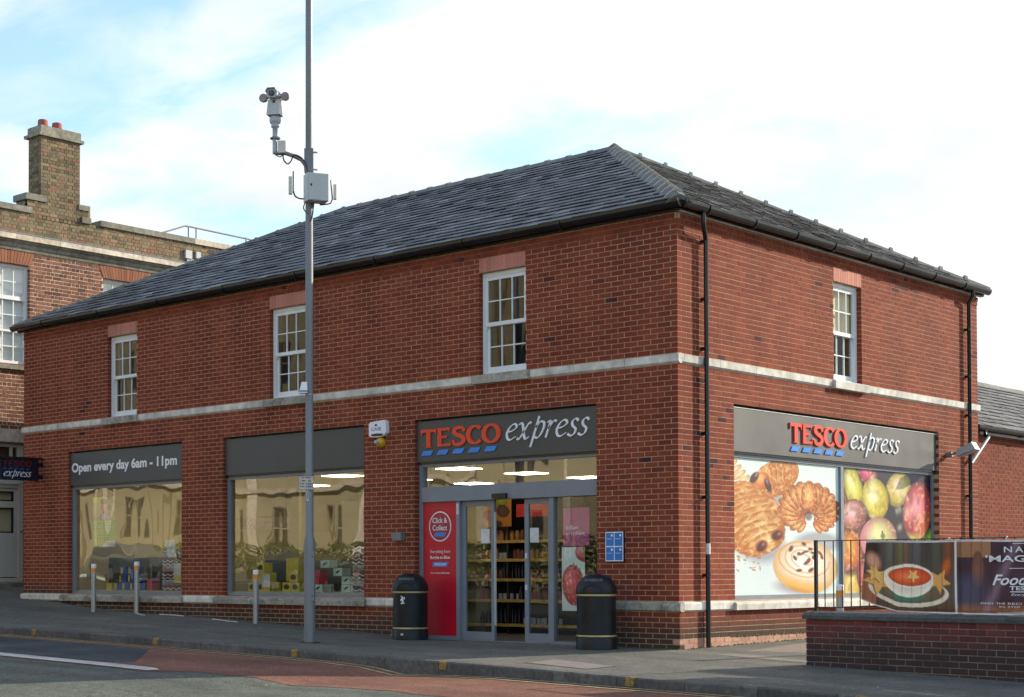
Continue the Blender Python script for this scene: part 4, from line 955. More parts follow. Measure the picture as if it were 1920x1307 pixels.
def pastry_tex(p, m, x, y, seed, freq=6):
    w = vnoise(x*2.1+9, y*2.1+9, seed+5)*2.2; band = np.abs(np.sin((y*1.15+x*.45)*freq*1.15+w*2.2))
    p.mixc(m*np.clip((.30-band)*2.4, 0, .55), S(150, 70, 22)); p.mixc(m*np.clip((band-.86)*3, 0, .35), S(246, 200, 120))
    st = vnoise(x*freq*.9+8, y*freq*.6+8, seed); p.mixc(m*np.clip((st-.55)*2, 0, .5), S(184, 92, 30))
    st2 = vnoise(x*freq*2.6+20, y*freq*1.3+20, seed+1); p.mixc(m*np.clip((st2-.72)*3.0, 0, .5), S(250, 214, 140))
    st3 = vnoise(x*freq*4+40, y*freq*4+40, seed+2); p.mixc(m*np.clip((st3-.72)*2, 0, .35), GD)
def flaky(p, path, wid, rotf, cols, seed, flat=.45):
    """layered dough: overlapping shaded bands set along a path"""
    r_ = random.Random(seed)
    for i, (cx, cy) in enumerate(path):
        w_ = wid[i]; ro = rotf(i); k = r_.uniform(.86, 1.12)
        b_ = tuple(min(1, c*k) for c in cols[0]); e_ = tuple(c*k for c in cols[1])
        m, x, y = p.fruit(cx, cy, w_*flat, w_, ro, b_, e_, cols[2], (-.15, -.1), .06, .42)
        st = np.abs(np.sin(y*7+vnoise(x*3+9, y*3+9, seed+i)*4)); p.mixc(m*np.clip((.18-st)*4, 0, .35), cols[1]); p.mixc(m*np.clip((st-.9)*6, 0, .3), cols[2])
        n_ = vnoise(x*6+12, y*6+12, seed+40+i); p.mixc(m*np.clip((n_-.66)*2.0, 0, .35), S(150, 70, 24)); p.mixc(m*np.clip((.24-n_)*3, 0, .5), S(255, 226, 160))
def left_poster(U, V, A):
    p = Paint(U, V, .76); p.fill(S(222, 240, 232)); C1 = (S(230, 156, 64), S(176, 92, 32), S(255, 228, 160)); C2 = (S(220, 128, 48), S(140, 58, 18), S(252, 204, 130))
    n = vnoise(U*3+3, V*3+3, 1); p.mixc(np.clip((V-U*.5-.25)*1.2, 0, .35)*n, S(186, 184, 204))
    flaky(p, [(-.02+.035*i, .02+.035*i) for i in range(6)], [.06]*6, lambda i: .8, (S(238, 196, 120), S(200, 140, 70), S(252, 236, 200)), 3)
    for (cx, cy, rx, ry, ro) in ((.26, .62, .27, .17, .3), (.80, .60, .27, .10, 0), (.66, .93, .32, .09, 0), (.40, .24, .2, .1, 0)): p.mixc(np.clip((1-p.rad(cx, cy, rx, ry, ro)[0])*1.6, 0, .6), S(120, 100, 124))
    # roll at the top: bands from right to left, chocolate at the cut end
    flaky(p, [(.56-.033*i, .085+.009*i) for i in range(9)], [.09, .12, .14, .15, .155, .155, .15, .14, .13], lambda i: .22, C1, 11, .62)
    p.fruit(.275, .165, .075, .085, .3, S(206, 110, 40), S(150, 70, 24), S(244, 180, 100), soft=.15)
    for (cx, cy, rx, ry, ro) in ((.215, .135, .036, .055, .5), (.335, .185, .030, .060, -.3)): p.fruit(cx, cy, rx, ry, ro, S(74, 36, 40), S(60, 24, 22), S(170, 130, 140), (.1, -.5), .25, .3)
    # big roll on the left
    flaky(p, [(.02+.028*i, .26+.036*i) for i in range(11)], [.15, .19, .215, .23, .24, .245, .24, .23, .21, .19, .16], lambda i: 1.05, C1, 23, .62)
    for (cx, cy, rx, ry, ro) in ((.415, .555, .045, .045, .7), (.275, .64, .040, .048, .5)): p.fruit(cx, cy, rx*1.5, ry*1.3, ro, S(190, 100, 40), S(120, 50, 18), None, soft=.3); p.fruit(cx, cy, rx, ry, ro, S(80, 30, 34), S(56, 20, 20), S(180, 110, 110), (.1, -.4), .25, .3)
    # croissant: a horseshoe of bands, thick at the crown
    cx, cy = .715, .375; k = 19; pth, wd, rt_ = [], [], []
    for i in list(range(0, 9))+list(range(18, 8, -1)):
        t = i/18; an = math.radians(118+304*t); rr_ = .125; pth.append((cx+rr_*math.cos(an)*.98/.76, cy+rr_*math.sin(an)*.98)); wd.append(.056+.074*math.sin(math.pi*t)**.8); rt_.append(an+math.pi/2)
    flaky(p, pth, wd, lambda i: rt_[i], C2, 41, .62); p.mixc(np.clip((1-p.rad(cx-.01, cy+.02, .045, .05, 0)[0])*2, 0, .8), S(90, 40, 22))
    # iced swirl
    m, x, y = p.fruit(.68, .79, .315, .205, .28, S(244, 230, 206), S(206, 160, 84), S(252, 250, 242), (-.1, -.3), .04, .5)
    p.mixc(m*np.clip((y-.38)*2.6, 0, .95), S(228, 176, 84)); p.mixc(m*np.clip((y-.75)*3, 0, .8), S(170, 100, 34)); n5 = vnoise(x*5+2, y*5+7, 77); p.mixc(m*np.clip((n5-.55)*1.5, 0, .3), S(214, 170, 110))
    for q in range(4):
        rr_ = .26-.062*q; pts = [(.665+rr_*.92*math.cos(a_), .735+rr_*.52*math.sin(a_)+.02*math.cos(a_)) for a_ in [k_*.35+q for k_ in range(15)]]; p.line(pts, .010, S(206, 150, 90), .012)
    rr2 = random.Random(5)
    for q in range(16):
        an = rr2.uniform(0, 6.28); d_ = rr2.uniform(.05, .22); p.fruit(.665+d_*math.cos(an), .715+d_*.5*math.sin(an), rr2.uniform(.022, .05), rr2.uniform(.010, .018), an+1.2, S(104, 50, 40), S(150, 96, 66), None, soft=.4)
    for q in range(14): p.mixc(np.clip((1-p.rad(rr2.uniform(.06, .26), rr2.uniform(.70, .82), rr2.uniform(.008, .03), rr2.uniform(.004, .011), rr2.uniform(0, 3))[0])*2, 0, .85), S(186, 112, 50))
    return p.C
def right_poster(U, V, A):
    p = Paint(U, V, .69); p.fill(S(20, 10, 24)); n = vnoise(U*5+2, V*5+2, 6); p.mixc(np.clip(n-.5, 0, .4), S(80, 50, 110))
    yl, ye = S(226, 216, 60), S(150, 130, 30)
    L_ = [(.03, .10, .07, .20, 0, S(130, 70, 40), S(90, 40, 20), None),
          (.13, .16, .10, .19, -.15, yl, S(140, 140, 30), S(240, 236, 150)), (.28, .02, .11, .10, 0, S(200, 30, 90), S(110, 10, 40), S(240, 120, 160)),
          (.10, .96, .12, .26, .15, S(220, 180, 70), S(160, 80, 40), S(240, 220, 130)),
          (.62, .14, .145, .155, .25, S(222, 196, 70), S(150, 130, 40), S(236, 214, 180)), (.36, .235, .150, .175, -.05, S(236, 220, 50), S(190, 160, 30), S(252, 250, 200)),
          (.10, .52, .15, .16, .2, S(210, 120, 70), S(120, 40, 30), S(236, 180, 190)), (.12, .375, .15, .135, .2, S(208, 130, 120), S(130, 50, 40), S(240, 200, 200)),
          (.08, .66, .15, .18, 0, S(224, 120, 40), S(140, 40, 30), S(240, 180, 80)), (.30, .86, .15, .16, 0, S(214, 90, 90), S(120, 24, 40), S(240, 150, 130)),
          (.395, .56, .205, .185, .1, S(206, 206, 120), S(200, 110, 130), S(232, 236, 170)), (.55, .80, .13, .12, 0, S(210, 60, 40), S(120, 20, 20), S(240, 150, 80)),
          (.72, .62, .05, .12, .5, S(110, 80, 170), S(60, 40, 110), None), (.98, .54, .08, .09, 0, S(160, 220, 50), S(90, 140, 30), None),
          (.84, .315, .175, .255, .10, S(214, 60, 50), S(150, 16, 60), S(250, 170, 180)), (.88, .78, .16, .16, .2, S(222, 170, 60), S(150, 70, 30), S(240, 230, 140))]
    for i, (cx, cy, rx, ry, ro, b, e_, h) in enumerate(L_):
        p.mixc(np.clip((1-p.rad(cx+.015, cy+.02, rx*1.12, ry*1.12, ro)[0])*5, 0, .75), S(20, 10, 22)); e_ = tuple(c*.55 for c in e_)
        m, x, y = p.fruit(cx, cy, rx, ry, ro, b, e_, h, (-.15, -.2) if i != 14 else (-.1, -.1), .05, .42 if h is not None else .5)
        nn = vnoise(x*4+10+i, y*3+10, 30+i); p.mixc(m*np.clip((nn-.55)*1.6, 0, .5), np.asarray(e_)); n3 = vnoise(x*9+5, y*9+i, 50+i); p.mixc(m*np.clip((n3-.66)*2, 0, .35), S(250, 220, 130))
    rr2 = random.Random(3)
    for q in range(26): p.mixc(np.exp(-(p.rad(rr2.uniform(.05, .98), rr2.uniform(.03, .95), rr2.uniform(.01, .03), rr2.uniform(.015, .05), rr2.uniform(-.6, .6))[0])**2)*rr2.uniform(.15, .4), S(255, 246, 225))
    m, x, y = p.rad(.84, .315, .175, .255, .10); mm = np.clip((1-m)/.05, 0, 1); p.mixc(mm*np.clip((x-.1)*1.2, 0, .8)*np.clip((y+.3), 0, 1), S(226, 120, 40)); p.mixc(mm*np.clip((y-.7)*3, 0, .7), S(200, 200, 60))
    m, x, y = p.rad(.395, .56, .205, .185, .1); mm = np.clip((1-m)/.05, 0, 1); p.mixc(mm*np.clip((-x-.2)*1.2, 0, .6), S(220, 130, 150)); p.line([(.435, .50), (.44, .56)], .008, S(60, 60, 40)); p.fruit(.44, .535, .03, .03, 0, S(110, 120, 60), S(150, 160, 80), soft=.3)
    return p.C
RB = -.10
tP = thing('window_poster', 'large pastry photo print with croissant filling the left half of the side window', 'poster')
print_mesh('print', FB, 1.50, 4.752, .722, 2.747, RB-.030, 300, 210, left_poster, M['vinyl'], tP)
tP = thing('window_poster', 'large mango and apple photo print filling the right half of the side window', 'poster')
print_mesh('print', FB, 4.848, 8.035, .722, 2.747, RB-.030, 300, 210, right_poster, M['vinyl'], tP)

def green_poster(U, V, A):
    p = Paint(U, V, A); p.fill(S(196, 176, 120)); n = vnoise(U*4, V*9, 3); p.mixc(np.clip((n-.4)*2, 0, .8), S(150, 120, 90))
    p.poly([(0, 0), (.5, 0), (.42, .10), (0, .12)], S(214, 200, 40)); p.fruit(.52, .20, .16, .13, 0, S(206, 140, 100), S(150, 80, 50)); p.fruit(.50, .10, .17, .06, 0, S(90, 60, 40), S(70, 40, 30))
    p.poly([(.28, .47), (.34, .35), (.52, .30), (.78, .34), (.86, .47)], S(40, 34, 48)); p.poly([(.40, .47), (.44, .33), (.58, .32), (.52, .47)], S(210, 190, 210)); p.line([(.50, .34), (.44, .47)], .012, S(150, 40, 60))
    p.mixc((V > .48).astype(float), S(110, 170, 40)); p.mixc((V > .48)*np.clip(V-.48, 0, 1)*1.2*(U < .6), S(190, 180, 50))
    p.mixc(((V > .88) & (U > .42+(1-V)*1.5)).astype(float), S(215, 220, 220)); return p.C
tP = thing('window_poster', 'green and yellow poster of a person in a dark suit inside the leftmost window', 'poster')
print_mesh('print', FA, -13.93, -13.20, 1.59, 2.58, -.17, 40, 56, green_poster, M['print'], tP)
for k, (z, w) in enumerate(((2.03, .24), (1.98, .28), (1.90, .20), (1.85, .22), (1.79, .18))): text(FA, ['Making every day', 'a little better here', 'come in and see', 'our fresh food', 'every day'][k] if False else '- - - - - - -', -13.57-w, -13.57+w, z, z+.012, -.169, M['logo_white'], tP)
text(FA, 'TESCO', -13.50, -13.25, 1.63, 1.68, -.169, M['logo_red'], tP, bold=.02)
def straw(U, V, A):
    p = Paint(U, V, A); p.fill(S(215, 226, 220)); p.fruit(1.02, .08, .45, .16, 0, S(200, 60, 90), S(150, 20, 60), S(236, 160, 170)); p.poly([(.9, 0), (1.0, 0), (1.0, .2), (.95, .2)], S(120, 150, 60))
    for q in range(6): p.line([(.42, .36), (.10+.14*q, .24+.05*abs(q-3))], .012, S(90, 130, 60))
    m, x, y = p.fruit(.50, .60, .50, .33, -.15, S(210, 30, 60), S(150, 8, 40), S(236, 110, 120), (-.2, -.3)); nn = np.abs(np.sin(x*9))*np.abs(np.sin(y*9)); p.mixc(m*np.clip((nn-.82)*6, 0, .6), S(230, 190, 120))
    return p.C
tP = thing('window_poster', 'strawberry poster on pale mint behind the fixed glass right of the doors', 'poster')
print_mesh('print', FA, -2.165, -1.74, .50, 1.44, -.165, 36, 70, straw, M['print'], tP)
tP = thing('window_poster', 'magenta opening hours poster above the strawberry poster by the doors', 'poster')
MB(FA).box(-2.14, -1.66, -.170, -.166, 1.46, 2.02).build('sheet', plain('magenta_print', (.42, .06, .20), .4), tP)
text(FA, 'to 11:00pm', -2.08, -1.75, 1.60, 1.67, -.165, M['logo_white'], tP)
text(FA, '6:00am', -2.08, -1.86, 1.70, 1.76, -.165, M['logo_white'], tP)

# ---------------------------------------------------------------- inside the shop
room = thing('shop_interior', 'pale yellow shop interior with ceiling panels seen through the front windows', 'interior')
mb = MB(); mb.box(-LA+.31, -.31, .32, LB-.31, -.35, .012); mb.build('floor', M['floor_in'], room)
mb = MB(); mb.box(-LA+.31, -.31, .32, LB-.31, 3.02, 3.08); mb.build('ceiling', M['ceil_in'], room)
mb = MB(); mb.box(-LA+.31, -.31, LB-.40, LB-.31, .012, 3.02); mb.box(-LA+.31, -LA+.4, .32, LB-.4, .012, 3.02); mb.box(-.40, -.31, .32, LB-.4, .012, 3.02); mb.build('inner_walls', M['wall_in'], room)
mb = MB(); mb.box(-14.6, -10.85, 2.9, 2.98, .012, 3.02); mb.box(-9.8, -6.0, 2.9, 2.98, .012, 2.45); mb.build('partition', M['wall_in'], room)
for x in (-13.6, -10.5, -7.4, -4.9):
    for y in ((3.8, 5.8, 7.8) if x > -13 else (1.8, 3.8, 5.8)) if x < -5 else (1.5,):  # the lone panel near the door is added, unseen, to brighten the shelves
        MB().box(x-.32, x+.32, y-.30, y+.30, 3.005, 3.019).build('light_panel', M['panel_light'], room)
mb = MB(FA); mb.box(-14.47, -10.97, -.75, -.18, .70, .735); mb.box(-9.66, -6.20, -.75, -.18, .70, .735); mb.box(-14.47, -10.97, -.78, -.75, .05, .735); mb.box(-9.66, -6.20, -.78, -.75, .05, .735); mb.build('window_board', M['wall_in'], room)
MB(FA).box(-14.4, -11.0, -.93, -.90, .05, 1.38).box(-9.6, -6.2, -.93, -.90, .05, 1.30).build('dark_backdrop', plain('olive_backdrop', (.10, .095, .065), .6), room)  # added dark panels that darken the lower windows so the goods stand out
# hanging sign
t = thing('hanging_sign', 'cream hanging sign reading CO seen through the middle window', 'sign')
MB(FA).box(-11.0, -9.62, -1.53, -1.50, 1.90, 2.13).build('board', plain('cream_board', (.75, .50, .28), .5), t)
text(FA, 'CO', -10.88, -10.62, 1.95, 2.07, -1.50, M['shelf'], t, bold=.02); text(FA, 'groceries', -10.3, -10.02, 2.0, 2.04, -1.5, M['shelf'], t)
for u in (-10.9, -9.7): MB(FA).box(u, u+.006, -1.52, -1.514, 2.13, 3.01).build('wire', M['wire'], t)
# shelves behind the open door
t = thing('shelving_unit', 'charcoal shelving unit with yellow price strips seen through the open door', 'shelving')
ys = 2.6; sx0, sx1 = -6.9, -3.6
MB().box(sx0, sx1, ys+.45, ys+.50, .012, 2.35).build('back_panel', M['shelf'], t)
SZ = [.18, .60, .96, 1.30, 1.62]
for z in SZ:
    MB().box(sx0, sx1, ys, ys+.45, z-.02, z).build('shelf', M['shelf'], t); MB().box(sx0+.02, sx1-.02, ys-.012, ys-.002, z-.045, z+.005).build('price_strip', M['price'], t)
for x in (sx0, (sx0+sx1)/2, sx1-.03): MB().box(x, x+.03, ys, ys+.44, .012, 2.35).build('upright', M['shelf'], t)
GOODS = {
 'slim': ('bottle', 'bottle_dark', [(.030, 0), (.030, .16), (.012, .21), (.012, .26)], 'slim dark bottle'), 'round': ('bottle', 'bottle_dark', [(.042, 0), (.042, .13), (.016, .18), (.016, .22)], 'stout dark bottle'),
 'red': ('bottle', 'bottle_red', [(.034, 0), (.034, .14), (.018, .18), (.018, .21)], 'red-topped bottle'), 'amber': ('jar', 'jar_amber', [(.045, 0), (.045, .13), (.036, .15), (.036, .18)], 'amber jar'),
 'brown': ('jar', 'jar_brown', [(.042, 0), (.042, .12), (.034, .14), (.034, .165)], 'brown sauce jar'), 'tin': ('tin', 'case_silver', [(.038, 0), (.038, .11)], 'silver food tin')}
SHELF_ROWS = [(.18, 'lowest', ['slim', 'slim', 'tin', 'round']), (.60, 'second', ['red', 'round', 'red', 'tin']), (.96, 'third', ['round', 'slim', 'brown']), (1.30, 'fourth', ['amber', 'amber', 'brown', 'tin']), (1.62, 'top', ['brown', 'amber', 'red'])]
GM = {k: MB().lathe((0, 0, 0), v[2], 12).mesh(v[0], M[v[1]]) for k, v in GOODS.items()}
LIDM = MB().lathe((0, 0, 0), [(.046, 0), (.046, .02)], 10).mesh('lid', M['price'])
rs_ = random.Random(12)
for z, rn, kinds in SHELF_ROWS:
    x = -5.86; run = 0; k = kinds[0]
    while x < -4.15:
        if run == 0: k = rs_.choice(kinds); run = rs_.randint(2, 5)
        run -= 1; nm, mt, pr, lab = GOODS[k]
        if rs_.random() > .08:
            o = tag(link(nm, GM[k]), '%s in the row on the %s shelf inside the doorway' % (lab, rn), nm, '%ss on the %s shelf inside' % (lab, rn)); sc_ = rs_.uniform(.88, 1.1); o.scale = (sc_, sc_, sc_)
            o.location = (x, ys+.08+rs_.uniform(-.02, .05), z+.001)
        x += pr[0][0]*2+rs_.uniform(.008, .03)
def inner_print(U, V, A):
    p = Paint(U, V, A); p.fill(S(190, 120, 40)); p.mixc(np.clip(V, 0, 1)*.5, S(150, 90, 30))
    for q in ((.2, .12, .14, .1, S(110, 50, 40)), (.62, .2, .26, .16, S(140, 160, 40)), (.25, .65, .25, .16, S(170, 60, 80)), (.7, .52, .24, .2, S(90, 60, 50)), (.5, .9, .2, .1, S(60, 30, 20))): p.fruit(q[0], q[1], q[2], q[3], .2, q[4], tuple(c*.4 for c in q[4]))
    return p.C
tP = thing('hanging_poster', 'fruit photo board hanging above the shelves inside the open door', 'poster')
print_mesh('print', FA, -5.75, -5.10, 1.86, 2.42, -ys+.05, 26, 26, inner_print, M['print'], tP)
tP = thing('promotion_board', 'red promotion board above the shelves inside the open door', 'board')
MB().box(-5.05, -4.35, ys+.02, ys+.06, 2.02, 2.24).build('board', M['red_card'], tP)
# stacks of goods in the windows
def carton(u, z, w, h, dpt, mat, label, grp, name, deco=None, cat='box', dd=-.42):
    t = bpy.data.objects.new(name, None); COL.objects.link(t); tag(t, label, cat, grp)
    MB(FA).box(u, u+w, dd-dpt, dd, z, z+h).build('carton_body', M[mat], t)
    if deco == 'zig':
        for zz in (z+h*.12, z+h*.90):
            mb = MB(FA); k = 4
            for i in range(k):
                a0 = u+w*i/k; a1 = u+w*(i+1)/k; za, zb = (zz, zz+.035) if i % 2 else (zz+.035, zz)
                za -= .02; zb -= .02
                mb.plate([(a0, za), (a1, zb), (a1, zb+.014), (a0, za+.014)], dd, dd+.003)
            mb.build('zigzag', M['logo_white'], t)
        MB(FA).box(u+.01, u+w-.01, dd, dd+.002, z+h*.42, z+h*.78).build('silver_band', M['case_silver'], t)
        text(FA, 'Bude', u+.03, u+w-.02, z+h*.42, z+h*.74, dd+.003, M['case_red'], t, shear=.3)
    elif deco == 'blob':
        MB(FA).plate([(u+w*.5+w*.34*math.cos(q*.524), z+h*.5+h*.3*math.sin(q*.524)) for q in range(12)], dd, dd+.003).build('label_print', M['shelf'], t)
    elif deco == 'stripe':
        MB(FA).box(u+.01, u+w*.3, dd, dd+.003, z+.01, z+h-.01).build('label_print', M['yellow_card'], t)
    elif deco == 'leaf':
        MB(FA).plate([(u+w*.2, z+h*.3), (u+w*.5, z+h*.35), (u+w*.8, z+h*.75), (u+w*.45, z+h*.7)], dd, dd+.003).build('label_print', M['hedge'], t)
    return t
g_ = 'yellow cartons in the middle window'; lab = 'yellow carton with dark round print stacked low in the middle window'
for r, us in enumerate(([-9.52, -9.29, -9.06, -8.60, -8.37], [-9.42, -9.19, -8.42], [-9.30])):
    for u in us: carton(u, .736+r*.175, .215, .165, .2, 'yellow_card', lab, g_, 'yellow_carton', 'blob')
carton(-8.76, .736+.18, .32, .42, .22, 'yellow_card', 'largest plain yellow carton behind the bollard in the middle window', None, 'yellow_carton', dd=-.66)
g_ = 'mint green cartons in the middle window'; lab = 'small pale mint carton with green leaf print in the middle window'
for r, us in enumerate(([-8.02, -7.79, -7.10, -6.87], [-7.10, -6.9], [-7.3], [-7.62])):
    for u in us: carton(u, .736+r*.14, .215, .13, .2, 'mint_card', lab, g_, 'mint_carton', 'leaf')
carton(-7.95, .88, .30, .12, .2, 'red_card', 'red and white multipack resting on mint cartons behind the pole', None, 'multipack')
carton(-7.98, 1.01, .34, .11, .2, 'red_card', 'uppermost red multipack left of the pole in the middle window', None, 'multipack')
g_ = 'beer cases in the middle window'; lab = 'dark red and silver beer case with white zigzag in the middle window'
for r in range(3):
    for i in range(3): carton(-6.92+i*.335+.09, .736+r*.262, .325, .255, .25, 'case_red', lab, g_, 'beer_case', 'zig')
g_ = 'beer cases in the leftmost window'; lab = 'dark red and silver beer case with white zigzag in the leftmost window'
for r in range(3):
    for i in range(3): carton(-12.02+i*.345, .736+r*.262, .335, .255, .25, 'case_red', lab, g_, 'beer_case', 'zig')
g_ = 'blue cartons in the leftmost window'; lab = 'blue carton with yellow end stacked low in the leftmost window'
for r, us in enumerate(([-13.55, -13.3, -13.05, -12.8], [-13.4, -13.12], [-13.35, -13.1])):
    for u in us: carton(u, .736+r*.155, .235, .145, .2, 'blue_card', lab, g_, 'blue_carton', 'stripe')
carton(-13.82, .736, .18, .14, .2, 'yellow_card', 'single yellow carton beside the first bollard in the leftmost window', None, 'yellow_carton')
carton(-12.50, .736, .14, .22, .2, 'red_card', 'single red carton beside the second bollard in the leftmost window', None, 'red_carton')
for (u, z, lab) in ((-11.62, 1.02, 'price card with yellow foot in front of the leftmost window beer cases'), (-9.10, .80, 'price card with yellow foot among the yellow cartons of the middle window')):
    t = thing('price_card', lab, 'price card'); MB(FA).box(u, u+.22, -.38, -.376, z+.02, z+.24).build('card', M['white_hem'], t); MB(FA).box(u, u+.22, -.38, -.375, z-.14, z+.018).build('card_foot', M['yellow_card'], t)
t = thing('notice', 'crooked white notice taped inside the leftmost window at its right edge', 'notice')
MB(FA).plate([(-11.62, 1.68), (-11.33, 1.70), (-11.26, 1.38), (-11.52, 1.36)], -.165, -.162).build('sheet', M['white_hem'], t)

# ---------------------------------------------------------------- fittings on the walls
t = thing('alarm_box', 'white alarm bell box lettered CASE high on the brick pier', 'alarm box')
AB = [(-5.94, 3.50), (-5.90, 3.53), (-5.60, 3.55), (-5.555, 3.53), (-5.55, 3.34), (-5.60, 3.30), (-5.75, 3.275), (-5.92, 3.29), (-5.94, 3.32)]
MB(FA).plate(AB, .005, .085).build('housing', M['logo_white'], t)
MB(FA).plate([(-5.75+.15*math.cos(q*.524), 3.315+.024*math.sin(q*.524)) for q in range(12)], .085, .088).build('siren_slot', M['black'], t)
text(FA, 'CASE', -5.88, -5.66, 3.385, 3.44, .085, M['blue_card'], t, bold=.01)
MB(FA).plate([(-5.775+.03*math.cos(q*.785), 3.475+.02*math.sin(q*.785)) for q in range(8)], .085, .088).build('emblem', M['blue_card'], t)
t = thing('strobe_light', 'round amber strobe below the white alarm box', 'alarm light')
MB(FA).tube([(-5.72, .003, 3.19), (-5.72, .05, 3.19), (-5.72, .085, 3.19), (-5.72, .10, 3.19)], [.085, .085, .06, .04], 18).build('lens', M['amber'], t)
MB(FA).tube([(-5.72, .10, 3.19), (-5.72, .155, 3.19), (-5.72, .17, 3.19)], [.032, .032, .018], 12).build('centre_cap', M['grey_box'], t)
t = thing('wall_box', 'small grey metal box on the brick pier left of the entrance', 'junction box')
MB(FA).box(-5.41, -5.20, .004, .10, 1.585, 1.715).build('housing', M['galv'], t); MB(FA).box(-5.395, -5.215, .10, .106, 1.60, 1.70).build('lid', M['galv'], t)
# blue notice
t = thing('notice_board', 'blue four-panel notice board on the brick wall right of the entrance', 'notice')
MB(FA).box(-1.235, -.905, .004, .03, 1.215, 1.655).build('backing', M['black'], t); MB(FA).box(-1.225, -.915, .03, .034, 1.225, 1.645).build('frame', M['logo_white'], t)
for i in range(2):
    for j in range(2):
        u = -1.21+i*.149; z = 1.24+j*.204; MB(FA).box(u, u+.134, .034, .037, z, z+.188).build('blue_panel', plain('notice_blue', (.02, .17, .52), .35) if (i, j) == (0, 0) else bpy.data.materials['notice_blue'], t)
        MB(FA).plate([(u+.10+.018*math.cos(q*.785), z+.15+.018*math.sin(q*.785)) for q in range(8)], .037, .039).build('symbol', M['logo_white'], t)
        MB(FA).box(u+.015, u+.10, .037, .039, z+.098, z+.104).build('text_line', M['logo_white'], t)
# blade sign
FS = Fr((-15.45, 0, 0), (0, -1, 0), (1, 0, 0))
t = thing('projecting_sign', 'navy projecting sign reading TESCO express near the left end of the building', 'sign')
FSr = Fr((-15.45, 0, 0), (0, 1, 0), (1, 0, 0))
MB(FSr).box(-1.04, -.13, -.06, .06, 2.955, 3.385).build('case', M['navy'], t)
MB(FSr).prism([(-.085, 3.387), (.085, 3.387), (.075, 3.43), (-.075, 3.43)], -1.07, -.04).build('canopy', M['black'], t)
MB(FSr).box(-.13, -.003, -.03, .03, 3.0, 3.08).build('bracket', M['black'], t); MB(FSr).box(-.13, -.003, -.03, .03, 3.25, 3.33).build('bracket', M['black'], t)
tesco(FSr, -.99, -.30, 3.235, 3.35, .06, .064, M['dim_red'], t); dashes(FSr, -.99, -.32, 3.165, 3.205, .06, .063, M['dim_blue'], t); express(FSr, -.96, -.33, 3.03, 3.125, .06, .064, M['logo_white'], t)
# floodlight on the side wall
t = thing('floodlight', 'grey wall floodlight on the sunlit side wall by the right downpipe', 'floodlight')
MB(FB).tube([(8.42, .0, 3.12), (8.42, .10, 3.13)], .045, 10).tube([(8.42, .08, 3.13), (8.47, .22, 3.17)], .022, 8).build('bracket', M['galv'], t)
c = FB.p(8.44, .36, 3.20); ax = Vector((.93, .1, .36)).normalized(); ay = Vector((-.1, .99, 0)).normalized(); az = ax.cross(ay).normalized()
mb = MB(); mb.add([c+ax*x+ay*y+az*z for (x, y, z) in ((-.19, -.10, -.05), (.17, -.13, -.07), (.17, .13, -.07), (-.19, .10, -.05), (-.15, -.08, .06), (.15, -.12, .075), (.15, .12, .075), (-.15, .08, .06))], [(3, 2, 1, 0), (4, 5, 6, 7), (0, 1, 5, 4), (1, 2, 6, 5), (2, 3, 7, 6), (3, 0, 4, 7)], raw=True); mb.build('lamp_head', M['galv_light'], t)
mb = MB(); mb.obox(c-az*.075, ax*.13, ay*.08, az*.006, raw=True); mb.build('lamp_glass', M['galv_light'], t)

# ---------------------------------------------------------------- adjoining lower building
adj = thing('adjoining_building', 'low brick extension with slate roof at the right edge behind the shop', 'building')
mb = MB(FR); mb.box(LB+.003, 24, -.30, -.007, -.6, 3.62); wR = mb.build('wall', M['mortar'], adj)
lay(FR, bricks_for(FR, LB+.003, 24, -.086, 49, [], seed=61), M['brick'], wR, 130)
mb = MB(FR)
x = LB+.02
while x < 24: mb.box(x, x+.1025, -.05, .014, 3.52, 3.585, back=False); x += .1125
o = mb.build('dentil_course', M['brick'], wR); o['kind'] = 'stuff'
gutter(FR, LB+.05, 24, .16, 3.74, 'gutter', adj, r=.06, brackets=[12, 14, 16])
MB(FR).box(LB+.02, 24, .07, .095, 3.60, 3.76).build('fascia_board', M['black'], adj)
mb = MB(); mb.add([(-.05, LB+.02, 3.76), (-3.1, LB+.02, 5.33), (-6.2, LB+.02, 3.76), (-.05, 24, 3.76), (-3.1, 24, 5.33), (-6.2, 24, 3.76)], [(0, 3, 4, 1), (1, 4, 5, 2), (0, 1, 2), (5, 4, 3)]); rR = mb.build('roof', M['slate'], adj)
sl = math.hypot(3.05, 1.57)
slate_field(None, Vector((-.03, 0, 3.75)), Y_, Vector((-3.05, 0, 1.57)).normalized(), LB+.02, 24, LB+.02, 24, sl, 13, 120, rR, M['slate'], seed=9)
ridge_run((-3.1, LB+.02, 5.34), (-3.1, 24, 5.34), 30, rR, M['ridge'], bump=False)
# sloping pipe from its gutter into the shop's downpipe
mb = MB(); mb.tube([(-.04, 10.12, 3.68), (-.04, 10.12, 3.58), (.05, 10.05, 3.53)], .034, 10, raw=True); mb.build('gutter_outlet', M['black'], adj)
mb = MB(); mb.tube([(.05, 10.06, 3.53), (.08, 9.24, 3.01)], .030, 12, raw=True); mb.build('sloping_pipe', M['galv_light'], adj)

